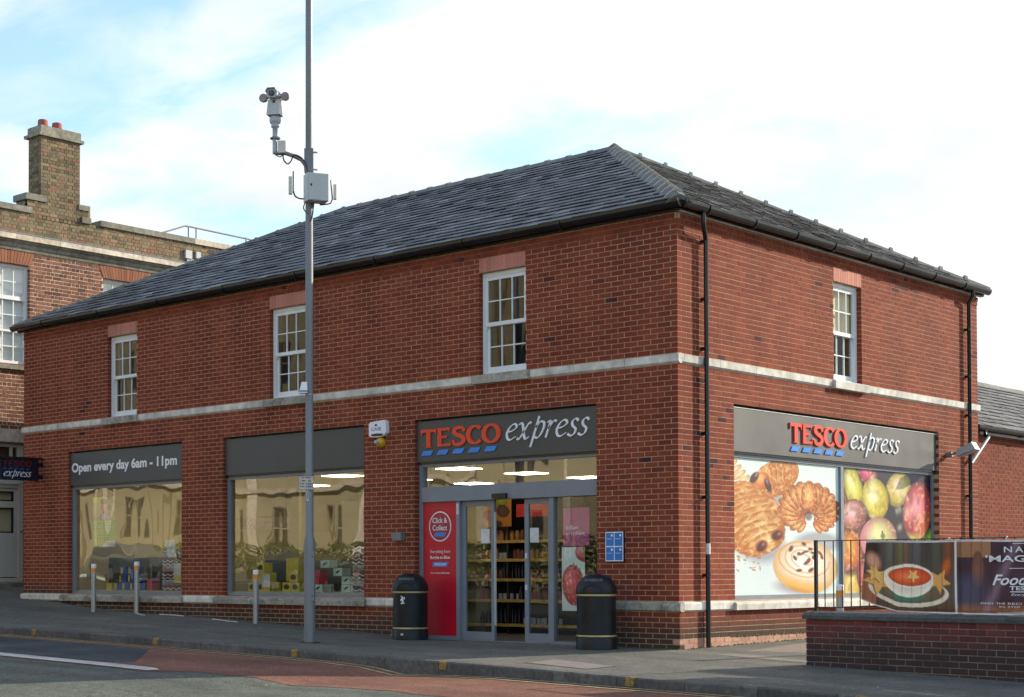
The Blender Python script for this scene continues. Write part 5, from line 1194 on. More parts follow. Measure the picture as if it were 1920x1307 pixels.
# ---------------------------------------------------------------- neighbour across the lane
nb = thing('neighbouring_building', 'older red brick building with parapet and stone cornice at the left edge', 'building')
NH = .086; NZ0 = 4.25
opsN = [(.12, 1.37, 5.70, 7.92), (3.36, 4.61, 5.70, 7.92), (6.6, 7.85, 5.70, 7.92), (-.35, 1.25, .80, 3.96)]
mb = MB(FN); wall_panels(mb, -1.4, 20, .0, 8.26, [(a_-e, b_+e, c_-e, d_+e) for a_, b_, c_, d_ in opsN], -.35, -.008); wN = mb.build('wall', M['nb_mortar'], nb)
opsNb = opsN+[(o_[0]-.01, o_[1]+.01, 7.92, 8.22) for o_ in opsN[:3]]
ln = bricks_for(FN, -1.4, 20, NZ0, 46, opsNb, L=.225, H=NH, english=True, seed=71, jit=.004, jt=.017)
ln = [b_ for b_ in ln]+bricks_for(FN, -1.4, 20, 3.96-NH*46, 46, opsNb, L=.225, H=NH, english=True, seed=72, jit=.004, jt=.017)
C0 = cam.location
vis = sorted([b_ for b_ in ln if .3 < b_[0] < 5.4 and b_[2] > 4.2 and b_[1]-b_[0] > .19], key=lambda b_: (C0-FN.p(b_[0], 0, b_[2])).length)[:300]
ids = set(id(b_) for b_ in vis)
mb = MB(FN)
for b_ in ln:
    if id(b_) not in ids: mb.box(b_[0], b_[1], b_[4]-.10, b_[4], b_[2], b_[3], back=False)
o = mb.build('brickwork', M['nb_brick'], wN); o['kind'] = 'stuff'
fr = Fr((0, 0, 0), FN.u, FN.d); mes = {}
for b_ in vis:
    k = round(b_[1]-b_[0], 3)
    if k not in mes: mes[k] = MB(fr).box(-k/2, k/2, -.10, 0, -(NH-.017)/2, (NH-.017)/2, back=False).mesh('brick', M['nb_brick'])
    o = link('brick', mes[k], wN); o.location = FN.p((b_[0]+b_[1])/2, b_[4], (b_[2]+b_[3])/2)
# splayed flat arches
for (a_, b_, _, _) in opsN[:3]:
    n = 17
    for i in range(n):
        f0, f1 = i/n, (i+1)/n; t0, t1 = a_-.12+(b_-a_+.24)*f0, a_-.12+(b_-a_+.24)*f1; q0, q1 = a_+(b_-a_)*f0, a_+(b_-a_)*f1
        MB(FN).plate([(q0+.005, 7.925), (q1-.005, 7.925), (t1-.005, 8.215), (t0+.005, 8.215)], -.10, .014+random.uniform(-.002, .002)).build('arch_brick', M['nb_arch'], wN)
# parapet + chimney of stock brick
mb = MB(FN); mb.box(-1.4, 20, -.40, -.008, 8.26, 9.11); pN = mb.build('parapet', M['nb_mortar2'], nb)
lp = bricks_for(FN, -1.4, 20, 8.62, 6, [], H=.0817, english=True, seed=73, jit=.004, jt=.012)
mb = MB(FN)
for b_ in lp: mb.box(b_[0], b_[1], b_[4]-.10, b_[4], b_[2], b_[3], back=False)
o = mb.build('parapet_brickwork', M['nb_stock'], pN); o['kind'] = 'stuff'
for i in range(23):
    a_ = -1.4+i*.93
    if 1.0 < a_+.46 < 3.0 and not (a_ > 2.9 or a_+.93 < 1.3): 
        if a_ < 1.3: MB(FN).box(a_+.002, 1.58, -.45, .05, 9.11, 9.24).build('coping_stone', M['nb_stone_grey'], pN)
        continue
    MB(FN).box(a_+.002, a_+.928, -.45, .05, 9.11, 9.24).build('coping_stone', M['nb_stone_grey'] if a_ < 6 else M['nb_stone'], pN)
MB(FN).box(2.74, 2.99, -.45, .05, 9.11, 9.24).build('coping_stone', M['nb_stone_grey'], pN)
for i in range(19):
    a_ = -1.4+i*1.15; b_ = a_+1.144
    MB(FN).box(a_, b_, -.2, .20, 8.435, 8.555).build('cornice_stone', M['nb_stone'], nb)
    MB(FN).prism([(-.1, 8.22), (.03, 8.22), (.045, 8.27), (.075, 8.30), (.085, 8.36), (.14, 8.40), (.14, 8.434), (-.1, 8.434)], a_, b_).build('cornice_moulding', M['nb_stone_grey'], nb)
MB(FN).prism([(-.2, 8.556), (.205, 8.556), (.21, 8.575), (-.0, 8.635), (-.2, 8.64)], -1.42, 20.2).build('lead_flashing', M['lead'], nb)
ch = MB(FN); ch.box(1.66, 2.70, -.50, -.008, 9.0, 10.92); ch.box(1.30, 3.0, -.45, -.0085, 9.0, 9.40); chim = ch.build('chimney', M['nb_mortar2'], nb)
def chim_bricks(F, u0, u1, z0, n, seed): return bricks_for(F, u0, u1, z0, n, [], H=.08, english=True, seed=seed, jit=.005, jt=.012)
FNs = Fr((-18, 1.66, 0), (-1, 0, 0), (0, -1, 0)); FNr = Fr((-18, 2.70, 0), (-1, 0, 0), (0, 1, 0))
mb = MB(FN)
for b_ in chim_bricks(FN, 1.655, 2.705, 9.115, 23, 81)+chim_bricks(FN, 1.30, 1.655, 9.115, 4, 82)+chim_bricks(FN, 2.705, 2.95, 9.115, 4, 83): mb.box(b_[0], b_[1], b_[4]-.0975, b_[4], b_[2], b_[3], back=False)
o = mb.build('chimney_brickwork', M['nb_stock'], chim); o['kind'] = 'stuff'
for F_ in (FNs, FNr):
    mb = MB(F_)
    for b_ in chim_bricks(F_, .10, .495, 9.115, 23, 84): mb.box(b_[0], b_[1], -.03, .008+b_[4], b_[2], b_[3], back=False)
    o = mb.build('chimney_brickwork', M['nb_stock'], chim); o['kind'] = 'stuff'
MB(FN).box(1.25, 1.80, -.5, .03, 9.42, 9.56).build('shoulder_stone', M['nb_stone_grey'], chim); MB(FN).box(2.66, 2.97, -.5, .03, 9.40, 9.52).build('shoulder_stone', M['nb_stone_grey'], chim)
MB(FN).box(1.58, 2.78, -.58, .06, 10.92, 10.99).box(1.64, 2.72, -.52, .02, 10.991, 11.16).build('chimney_cap', M['nb_stone_grey'], chim)
for u in (1.86, 2.24):
    c_ = FN.p(u, -.24, 11.15); MB().lathe(c_, [(.12, 0), (.115, .06), (.125, .07), (.11, .10), (.12, .13), (.108, .16), (.115, .18), (.10, .20)], 16).build('chimney_pot', M['pot'], chim)
# its windows
def nwin(a_, b_, z0, z1):
    F = FN; d = -.10; mb = MB(F); s = .07
    mb.box(a_, a_+s, d-.1, d, z0, z1); mb.box(b_-s, b_, d-.1, d, z0, z1); mb.box(a_+s, b_-s, d-.1, d, z1-.06, z1); mb.box(a_+s, b_-s, d-.1, d, z0, z0+.08)
    H = z1-z0; rows = [z0+.08, z0+.08+.36*H*.45, z0+H*.335, z0+H*.335+.045, z0+H*.50, z0+H*.665]
    zb = [(z0+.08, z0+H*.325, .018), (z0+H*.325+.045, z0+H*.645, .018), (z0+H*.645+.09, z1-.06, .018)]
    mb.box(a_+s, b_-s, d-.08, d-.01, z0+H*.325, z0+H*.325+.045); mb.box(a_+s, b_-s, d-.09, d+.01, z0+H*.645, z0+H*.645+.09)
    w = mb.build('window', M['white'], nb); gw = (b_-a_-2*s)/4
    mb = MB(F)
    for (p, q, t_) in zb:
        for i in (1, 2, 3): mb.box(a_+s+gw*i-.012, a_+s+gw*i+.012, d-.05, d-.02, p, q)
        for i in range(4): mb.box(a_+s+gw*i+.012, a_+s+gw*(i+1)-.012, d-.049, d-.021, (p+q)/2-.012, (p+q)/2+.012)
        for i in range(4):
            for (z_, y_) in ((p, (p+q)/2-.012), ((p+q)/2+.012, q)):
                MB(F).add([(a_+s+gw*i+.01, d-.035, z_), (a_+s+gw*(i+1)-.01, d-.035, z_), (a_+s+gw*(i+1)-.01, d-.035, y_), (a_+s+gw*i+.01, d-.035, y_)], [(0, 1, 2, 3)]).build('pane', M['nb_glass'], w)
    mb.build('glazing_bars', M['white'], w)
    MB(F).box(a_+.02, b_-.02, d-.12, d-.11, z0, z1).build('blind', M['white'], w)
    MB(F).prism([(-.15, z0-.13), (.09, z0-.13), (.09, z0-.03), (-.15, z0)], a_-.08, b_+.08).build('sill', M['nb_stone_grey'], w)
for o_ in opsN[:3]: nwin(*o_)
for i in range(17): MB(FN).box(-1.4+i*1.25, -1.4+i*1.25+1.245, -.1, .05, 3.965, 4.245).build('band_stone', M['nb_stone'], nb)
MB(FN).prism([(-.1, 3.93), (.03, 3.93), (.045, 3.963), (-.1, 3.963)], -1.4, 20).build('band_moulding', M['nb_stone_grey'], nb)
# its doorway
mb = MB(FN); d = -.06
mb.box(-.35, -.27, d-.12, d, .8, 3.93); mb.box(1.13, 1.25, d-.12, d, .8, 3.93); mb.box(-.27, 1.13, d-.12, d, 3.86, 3.93); mb.box(-.27, 1.13, d-.12, d, 2.95, 3.60); mb.box(-.27, 1.13, d-.12, d+.05, 3.04, 3.10)
mb.box(.42, .47, d-.1, d-.01, 3.60, 3.86); mb.box(.95, .98, d-.1, d-.01, 3.60, 3.86); mb.box(-.27, 1.13, d-.12, d, .8, .97)
dN = mb.build('door_frame', M['door_paint'], nb)
MB(FN).add([(-.27, d-.06, 3.6), (1.13, d-.06, 3.6), (1.13, d-.06, 3.86), (-.27, d-.06, 3.86)], [(0, 1, 2, 3)]).build('fanlight_pane', M['nb_glass'], dN)
mb = MB(FN); dd = d-.02
mb.box(1.03, 1.125, dd-.05, dd, .99, 2.94); mb.box(.44, .52, dd-.05, dd, .99, 2.94); mb.box(.52, 1.03, dd-.05, dd, 2.88, 2.94); mb.box(.52, 1.03, dd-.05, dd, 2.52, 2.66); mb.box(.52, 1.03, dd-.05, dd, .99, 1.96)
mb.box(-.26, -.18, dd-.05, dd, .99, 2.94); mb.box(-.18, .44, dd-.05, dd, 2.88, 2.94); mb.box(-.18, .44, dd-.05, dd, 2.52, 2.66); mb.box(-.18, .44, dd-.05, dd, .99, 1.96)
dr = mb.build('door', M['door_paint'], nb)
MB(FN).box(-.17, 1.02, dd-.12, dd-.11, 1.9, 2.9).build('door_blind', M['blind'], dr)
for (u0_, u1_) in ((.53, 1.02), (-.17, .43)):
    for (z0_, z1_) in ((1.965, 2.515), (2.665, 2.875)):
        mb = MB(FN); k = .025
        mb.box(u0_, u0_+k, dd-.04, dd-.01, z0_, z1_); mb.box(u1_-k, u1_, dd-.04, dd-.01, z0_, z1_); mb.box(u0_+k, u1_-k, dd-.04, dd-.01, z1_-k, z1_); mb.box(u0_+k, u1_-k, dd-.04, dd-.01, z0_, z0_+k); mb.build('bead', M['black'], dr)
        MB(FN).add([(u0_, dd-.03, z0_), (u1_, dd-.03, z0_), (u1_, dd-.03, z1_), (u0_, dd-.03, z1_)], [(0, 1, 2, 3)]).build('pane', M['nb_glass'], dr)
MB().lathe(tuple(FN.p(1.19, d+.03, 1.98)), [(.018, 0), (.024, .02), (.018, .04)], 10).build('bell_push', M['black'], dN)
MB(FN).prism([(-.2, .2), (.35, .2), (.35, .86), (-.2, .90)], -1, 2.2).build('step', M['nb_stone_grey'], nb)
mb = MB(); mb.box(-32, -18.36, -1.39, 20, .0, 9.0); mb.build('rear_block', M['nb_stock'], nb)
t = thing('roof_railing', 'thin metal guard rail on the parapet of the old brick building', 'railing')
mb = MB(FN); mb.tube([(5.10, -.2, 9.24), (5.92, -.2, 9.56), (6.06, -.2, 9.57), (8.4, -.2, 9.54)], .022, 6); mb.build('rail', M['galv'], t)
for u in (6.04, 6.28, 7.9): MB(FN).tube([(u, -.2, 9.24), (u, -.2, 9.58)], .02, 6).build('post', M['galv'], t)
t = thing('roof_vent', 'small pale metal cowl on the cornice above the slates', 'vent')
MB(FN).box(5.75, 5.95, .0, .06, 8.72, 8.92).build('cowl', M['galv_light'], t); MB(FN).box(6.08, 6.22, .0, .06, 8.76, 8.92).build('cowl', M['galv_light'], t); MB(FN).box(5.8, 6.25, .0, .04, 8.64, 8.72).build('base', M['galv'], t)

# ---------------------------------------------------------------- street pole with camera
PB = Vector((-4.99, -2.31, .03)); PR = rt.copy(); PF = Vector((-fw.x, -fw.y, 0)).normalized()   # right and towards the viewer
FP = Fr(PB, PR, PF)
t = thing('street_pole', 'tall tapering grey steel pole standing on the pavement near the kerb', 'pole')
mb = MB(); mb.lathe(tuple(PB), [(.086, -.1), (.086, 1.46), (.075, 1.55), (.060, 1.60), (.058, 5.5), (.052, 9.0), (.050, 12.0)], 20); mb.build('shaft', M['galv'], t)
MB(FP).box(-.005, .072, .0, .0885, .62, 1.36).build('access_door', M['galv'], t)
for z in (1.28, .70): MB(FP).tube([(.045, .07, z), (.045, .093, z)], .010, 6).build('lock', M['black'], t)
MB().lathe((PB.x, PB.y, PB.z), [(.16, -.02), (.15, .010)], 16).build('base_collar', M['patch'], t)
# camera assembly
cm = thing('cctv_camera', 'white pan-tilt security camera with two round lamps on a pole bracket', 'security camera')
z = lambda v: v-.03
MB(FP).box(-.07, .065, -.06, .075, 7.05, 7.40).build('clamp_plate', M['galv'], cm)
for q in (7.10, 7.36): MB(FP).tube([(.02, .0, q), (.13, .04, q-.02)], .014, 6).build('clamp_bolt', M['galv_light'], cm)
MB(FP).tube([(-.505, .12, 7.31), (-.34, .12, 7.31), (-.22, .11, 7.27), (-.11, .09, 7.22), (-.05, .08, 7.14), (-.03, .07, 7.02)], .030, 10).build('arm', M['galv'], cm)
MB(FP).tube([(-.505, .12, 7.30), (-.505, .12, 7.70)], .036, 12).build('upright', M['galv_light'], cm)
MB(FP).box(-.46, -.345, .07, .17, 7.31, 7.49).build('junction_box', M['cream_plastic'], cm)
c = FP.p(-.50, .12, 0)
MB().lathe(tuple(c), [(.078, 7.525), (.078, 7.54), (.045, 7.56)], 16).build('rain_disc', M['galv'], cm)
MB().lathe(tuple(c), [(.040, 7.56), (.040, 7.69), (.062, 7.70), (.062, 7.73), (.05, 7.735), (.078, 7.76), (.088, 7.80), (.085, 7.85), (.07, 7.86)], 18).build('pan_unit', M['galv_light'], cm)
FC = Fr(c, (PR*math.cos(.25)+PF*math.sin(.25)), (PF*math.cos(.25)-PR*math.sin(.25)))
mb = MB(FC); mb.add([(-.105, -.08, 7.87), (.105, -.08, 7.87), (.105, .10, 7.87), (-.105, .10, 7.87), (-.10, -.08, 7.93), (.10, -.08, 7.93), (.10, .10, 7.93), (-.10, .10, 7.93)], [(3, 2, 1, 0), (0, 1, 5, 4), (1, 2, 6, 5), (2, 3, 7, 6), (3, 0, 4, 7)])
mb.add([(-.10, -.08, 7.93), (.10, -.08, 7.93), (.10, .10, 7.93), (-.10, .10, 7.93), (-.085, -.07, 8.10), (.085, -.07, 8.10), (.085, .085, 8.10), (-.085, .085, 8.10)], [(4, 5, 6, 7), (0, 1, 5, 4), (1, 2, 6, 5), (2, 3, 7, 6), (3, 0, 4, 7)]); mb.build('tilt_housing', M['grey_box'], cm)
MB(FC).box(-.012, .03, .086, .09, 8.04, 8.085).build('badge', M['black'], cm)
MB(FC).tube([(0, 0, 8.10), (0, 0, 8.14)], .03, 10).build('neck', M['galv'], cm)
mb = MB(FC); oc = [(-.085, 8.13), (-.05, 8.105), (.05, 8.105), (.085, 8.13), (.085, 8.19), (.055, 8.235), (-.055, 8.235), (-.085, 8.19)]
mb.plate(oc, -.10, .17); mb.build('camera_body', M['galv_light'], cm)
mb = MB(FC); mb.plate([(-.092, 8.19), (-.06, 8.245), (.06, 8.245), (.092, 8.19), (.088, 8.185), (.056, 8.236), (-.056, 8.236), (-.088, 8.185)], -.12, .21); mb.build('sunshield', M['grey_box'], cm)
MB(FC).tube([(0, .17, 8.165), (0, .185, 8.165)], .045, 16).build('lens_ring', M['black'], cm); MB(FC).tube([(0, .185, 8.165), (0, .19, 8.165)], .028, 14).build('lens', M['lens'], cm)
for s_ in (-1, 1):
    MB(FC).tube([(s_*.085, .02, 8.145), (s_*.16, .02, 8.14)], .014, 6).build('lamp_stalk', M['galv'], cm)
    MB(FC).tube([(s_*.17, -.05, 8.14), (s_*.17, .02, 8.14), (s_*.17, .06, 8.14)], [.035, .062, .065], 18).build('lamp_housing', M['galv'], cm)
    MB(FC).tube([(s_*.17, .06, 8.14), (s_*.17, .065, 8.14)], .052, 18).build('lamp_face', M['ir'], cm)
def cable(F, pts, r, parent): MB(F).tube([F_ for F_ in [tuple(p) for p in catmull(pts, 6)]], r, 6).build('cable', M['wire'], parent)
cable(FP, [(-.51, .15, 7.33), (-.48, .16, 7.27), (-.42, .15, 7.25), (-.37, .15, 7.30)], .008, cm)
cable(FP, [(-.385, .15, 7.31), (-.37, .16, 7.20), (-.31, .16, 7.14), (-.26, .15, 7.19), (-.22, .14, 7.28), (-.12, .12, 7.25), (-.05, .11, 7.16), (-.02, .10, 7.04)], .011, cm)
# control cabinet
bx = thing('control_cabinet', 'pale grey metal cabinet fixed to the pole below the camera', 'cabinet')
aa = .36; FX = Fr(FP.p(-.012, .09, 0), (PR*math.cos(aa)-PF*math.sin(aa)*-1), (PF*math.cos(aa)-PR*math.sin(aa)))
FX = Fr(FP.p(-.0, .11, 0), (PR*math.cos(aa)+PF*math.sin(aa)), (PF*math.cos(aa)-PR*math.sin(aa)))
FX = Fr(FP.p(.075, .0, 0), (PR*math.cos(-aa)+PF*math.sin(aa)*1.0*-1), (PF*math.cos(aa)-PR*math.sin(aa)*1.0)) if False else Fr(FP.p(.09, .06, 0), (PR*math.cos(aa)-PF*math.sin(aa)).normalized(), (PF*math.cos(aa)+PR*math.sin(aa)).normalized())
MB(FX).box(-.16, .16, -.06, .16, 6.58, 6.99).build('body', M['grey_box'], bx)
MB(FX).box(-.15, .155, .162, .170, 6.59, 6.98).build('door', M['grey_box'], bx)
MB(FX).box(-.125, -.10, .170, .176, 6.79, 6.825).build('lock', M['black'], bx)
def antenna(nm, side, lab):
    an = thing('antenna', lab, 'antenna'); s_ = side
    if s_ < 0:
        MB(FP).box(-.305, -.255, -.02, .06, 6.72, 6.98).build('flat_panel', M['cream_plastic'], an)
        MB(FP).tube([(-.238, .04, 6.73), (-.236, .04, 7.06)], .011, 8).build('rod', M['galv'], an); cable(FP, [(-.235, .04, 6.76), (-.21, .04, 6.69), (-.15, .05, 6.65), (-.08, .05, 6.64)], .012, an)
    else:
        MB(FP).box(.365, .41, -.02, .05, 6.64, 6.86).build('flat_panel', M['cream_plastic'], an)
        MB(FP).tube([(.35, .02, 6.64), (.325, .02, 6.93)], .011, 8).build('rod', M['galv'], an); cable(FP, [(.35, .02, 6.65), (.32, .03, 6.58), (.25, .04, 6.56), (.16, .05, 6.55)], .010, an)
antenna('a', -1, 'flat cream antenna with rod left of the pole cabinet'); antenna('b', 1, 'pale antenna with rod right of the pole cabinet')
cable(FP, [(-.06, .06, 6.58), (-.08, .08, 6.5), (-.05, .09, 6.44), (-.02, .08, 6.42)], .009, bx); cable(FP, [(.07, .06, 6.58), (.06, .09, 6.44), (.04, .09, 6.34), (.02, .08, 6.30)], .012, bx)
t = thing('pole_sensor', 'small white sensor strapped to the left side of the pole at sill height', 'sensor')
MB(FP).add([(-.15, .0, 3.72), (-.02, .0, 3.72), (-.02, .12, 3.72), (-.15, .12, 3.72), (-.11, .0, 3.89), (-.03, .0, 3.89), (-.03, .08, 3.89), (-.11, .08, 3.89)], [(3, 2, 1, 0), (4, 5, 6, 7), (0, 1, 5, 4), (1, 2, 6, 5), (2, 3, 7, 6), (3, 0, 4, 7)]).build('housing', M['logo_white'], t)
MB(FP).box(-.155, -.008, -.01, .13, 3.745, 3.758).build('seam', M['galv'], t); MB().lathe(tuple(PB), [(.0605, 3.70), (.0605, 3.715)], 18).build('strap', M['galv_light'], t)
t = thing('parking_sign', 'small pale loading times plate on the pole', 'sign')
MB(FP).box(-.155, .068, .068, .072, 2.275, 2.485).build('plate', M['black'], t); MB(FP).box(-.15, .063, .072, .074, 2.28, 2.48).build('face', plain('sign_face', (.52, .47, .42), .5), t)
for i, s_ in enumerate(('No loading', 'Mon - Sat', '7.30 - 9.30am', '4.00 - 6.00pm')): text(FP, s_, -.14+(.03 if i < 2 else 0), .053-(.03 if i < 2 else 0), 2.445-i*.045, 2.472-i*.045, .074, M['black'], t, bold=.02)
t = thing('pole_label', 'narrow white sticker on the pole under the loading sign', 'sticker')
MB(FP).box(-.042, -.012, .058, .062, 2.11, 2.27).build('label', M['white_hem'], t); text(FP, 'A1234' if False else 'IIIII', -.036, -.018, 2.13, 2.25, .062, M['black'], t)

# ---------------------------------------------------------------- bollards
def bollard(x, y, lab, h=.92, grp='stainless bollards along the shop front'):
    z0 = gz(x, y); b_ = thing('bollard', lab, 'bollard', grp)
    MB().lathe((x, y, z0), [(.05, -.05), (.05, h-.16)], 18).build('tube', M['steel'], b_)
    MB().lathe((x, y, z0), [(.0515, h-.159), (.0515, h-.08)], 18).build('orange_band', M['orange'], b_)
    MB().lathe((x, y, z0), [(.05, h-.079), (.05, h-.02), (.045, h-.004), (.02, h)], 18).build('cap', M['logo_white'], b_)
bollard(-12.92, -.53, 'leftmost steel bollard with orange band before the leftmost shop window')
bollard(-12.06, -.16, 'second steel bollard from the left, in front of the leftmost shop window', .98)
bollard(-8.48, -.31, 'steel bollard with orange band just left of the tall pole', .93)
bollard(2.02, .76, 'steel bollard with orange band seen through the railing behind the low wall', .93)

# ---------------------------------------------------------------- litter bins
def litter_bin(x, y, lab, emblem, yaw, s_=1.0):
    z0 = gz(x, y); t = thing('litter_bin', lab, 'litter bin', 'black litter bins by the entrance')
    def P(r, z_): return (r*s_, z_*s_)
    MB().lathe((x, y, z0), [P(.285, -.03), P(.288, .15), P(.275, .17)], 32).build('base', M['bin'], t)
    MB().lathe((x, y, z0), [P(.280, .172), P(.284, .178), P(.284, .193), P(.280, .198)], 32).build('gold_band', M['gold'], t)
    MB().lathe((x, y, z0), [P(.272, .20), P(.275, .74)], 32).build('drum', M['bin'], t)
    MB().lathe((x, y, z0), [P(.280, .742), P(.285, .748), P(.285, .764), P(.280, .768)], 32).build('gold_band', M['gold'], t)
    MB().lathe((x, y, z0), [P(.287, .77), P(.290, .80), P(.280, .87), P(.255, .93), P(.215, .985), P(.15, 1.03), P(.07, 1.05), P(.01, 1.052)], 32).build('hood', M['bin'], t)
    dv = Vector((math.sin(yaw), -math.cos(yaw), 0)); sv = Vector((math.cos(yaw), math.sin(yaw), 0)); Fb = Fr((x, y, z0), sv, dv)
    # slot and raised arch of the door on the hood
    def hoodr(z_): return float(np.interp(z_, [.77, .80, .87, .93, .985, 1.03], [.287, .290, .280, .255, .215, .15]))*s_
    mb = MB(Fb); n = 10
    for (za, zb, wa, off) in ((.945, .985, .125, .004),):
        P_ = []
        for i in range(n+1):
            u = -wa+2*wa*i/n
            for z_ in (za, zb):
                r_ = hoodr(z_)+off; P_.append((u*s_, math.sqrt(max(.0001, r_*r_-(u*s_)**2)), z_*s_))
        mb.add(P_, [(2*i, 2*i+2, 2*i+3, 2*i+1) for i in range(n)])
    mb.build('slot', M['lens'], t)
    mb = MB(Fb); pts = []
    for i in range(13):
        an = math.pi*i/12; u = .135*math.cos(an); z_ = .80+.10*math.sin(an); r_ = hoodr(z_)+.002; pts.append((u*s_, math.sqrt(r_*r_-(u*s_)**2), z_*s_))
    mb.tube(pts, .006, 6); mb.build('arch_rib', M['bin'], t)
    if emblem:
        rr_ = .2785*s_
        def on(u, z_): return (u, math.sqrt(rr_*rr_-u*u), z_)
        mb = MB(Fb); u0 = -.045
        for (uu, zz, w_, h_) in ((0, .665, .012, .014), (-.004, .632, .016, .022), (.03, .652, .010, .022), (.008, .60, .012, .022), (-.022, .625, .010, .024), (.018, .575, .018, .010), (-.014, .572, .012, .012), (-.02, .68, .007, .012)):
            c_ = on(u0+uu, zz); mb.add([(c_[0]-w_, c_[1]+.002, zz-h_), (c_[0]+w_, c_[1]+.002, zz-h_*.7), (c_[0]+w_*.8, c_[1]+.002, zz+h_), (c_[0]-w_*.7, c_[1]+.002, zz+h_*.8)], [(0, 1, 2, 3)])
        mb.build('white_emblem', M['logo_white'], t)
        c_ = (-.05, .283*s_, .09); mb = MB(Fb); mb.box(c_[0]-.022, c_[0]+.022, c_[1]-.02, c_[1]+.005, .075, .105); mb.build('maker_plate', M['white_hem'], t)
litter_bin(-4.72, -.40, 'left black domed litter bin with white figure emblem beside the red advert panel', True, .45, .985)
litter_bin(-1.03, -.52, 'right black domed litter bin without emblem beside the brick pier', False, .45, 1.0)

# ---------------------------------------------------------------- low wall with railing and banner
lw = thing('low_wall', 'low dark red brick wall with concrete coping at the right front', 'wall')
mb = MB(FW); mb.box(.007, 5.5, -.213, -.007, -.9, .49); core = mb.build('wall_core', M['mortar_low'], lw)
lst = bricks_for(FW, 0, 5.5, .49-.0745*14, 14, [], H=.0745, phase=1, seed=91, jit=.0025)
lay(FW, lst, M['brick_low'], core, 200, H=.0745)
FWe = Fr(FW.p(0, 0, 0), -FW.d, -FW.u)
mb = MB(FWe)
for r in range(14):
    zz = .49-.0745*14+r*.0745
    if r % 2: mb.box(.106, .215, -.10, 0, zz+.005, zz+.0695, back=False)
    else: mb.box(.106, .215, -.05, 0, zz+.005, zz+.0695, back=False)
o = mb.build('end_brickwork', M['brick_low'], core); o['kind'] = 'stuff'
cj = [-.035, .62, 1.24, 1.95, 2.6, 3.3, 4.0, 4.7, 5.5]
for a_, b_ in zip(cj[:-1], cj[1:]): MB(FW).prism([(.035, .492), (.040, .535), (.020, .552), (-.02, .572), (-.11, .590), (-.20, .572), (-.255, .535), (-.25, .492)], a_+.002, b_-.002).build('coping_stone', M['coping'], lw)
rl = thing('railing', 'black steel railing standing on the low brick wall', 'railing')
zt, zb = 1.447, .635; d = -.11
for u in (.075, 2.02, 3.97): MB(FW).box(u-.018, u+.018, d-.018, d+.018, .57, zt+.012).build('post', M['blackpaint'], rl)
MB(FW).box(.093, 5.4, d-.02, d+.02, zt-.004, zt+.006).build('top_rail', M['blackpaint'], rl); MB(FW).box(.093, 5.4, d-.018, d+.018, zb-.005, zb+.006).build('bottom_rail', M['blackpaint'], rl)
me = MB(Fr((0, 0, 0), FW.u, FW.d)).tube([(0, 0, zb+.006), (0, 0, zt-.004)], .0075, 8).mesh('bar', M['blackpaint'])
u = .2
while u < 5.3:
    if min(abs(u-2.02), abs(u-3.97)) > .04:
        o = link('bar', me, rl); o.location = FW.p(u, d, 0)
    u += .1225
def ban_bot(s): return float(np.interp(s, [0, .2, .42, 1.0, 1.75, 2.2, 3.0], [.735, .66, .600, .588, .583, .60, .62]))
BU0, BU1 = .80, 3.8
def ban_pos(a_, b_):
    s = (BU1-BU0)*a_; zt_ = 1.437-.006*s+.004*math.sin(s*6); zb_ = ban_bot(s); slant = -.05*b_*max(0, 1-s/.5)
    w_ = .012*math.sin(s*9+b_*2)*b_+.018*math.sin(s*3.1+1)*b_**1.5+.008*math.sin(s*21+b_*5)*b_
    return (BU0+s+slant, d+.035+w_+.02*b_, zt_+(zb_-zt_)*b_)
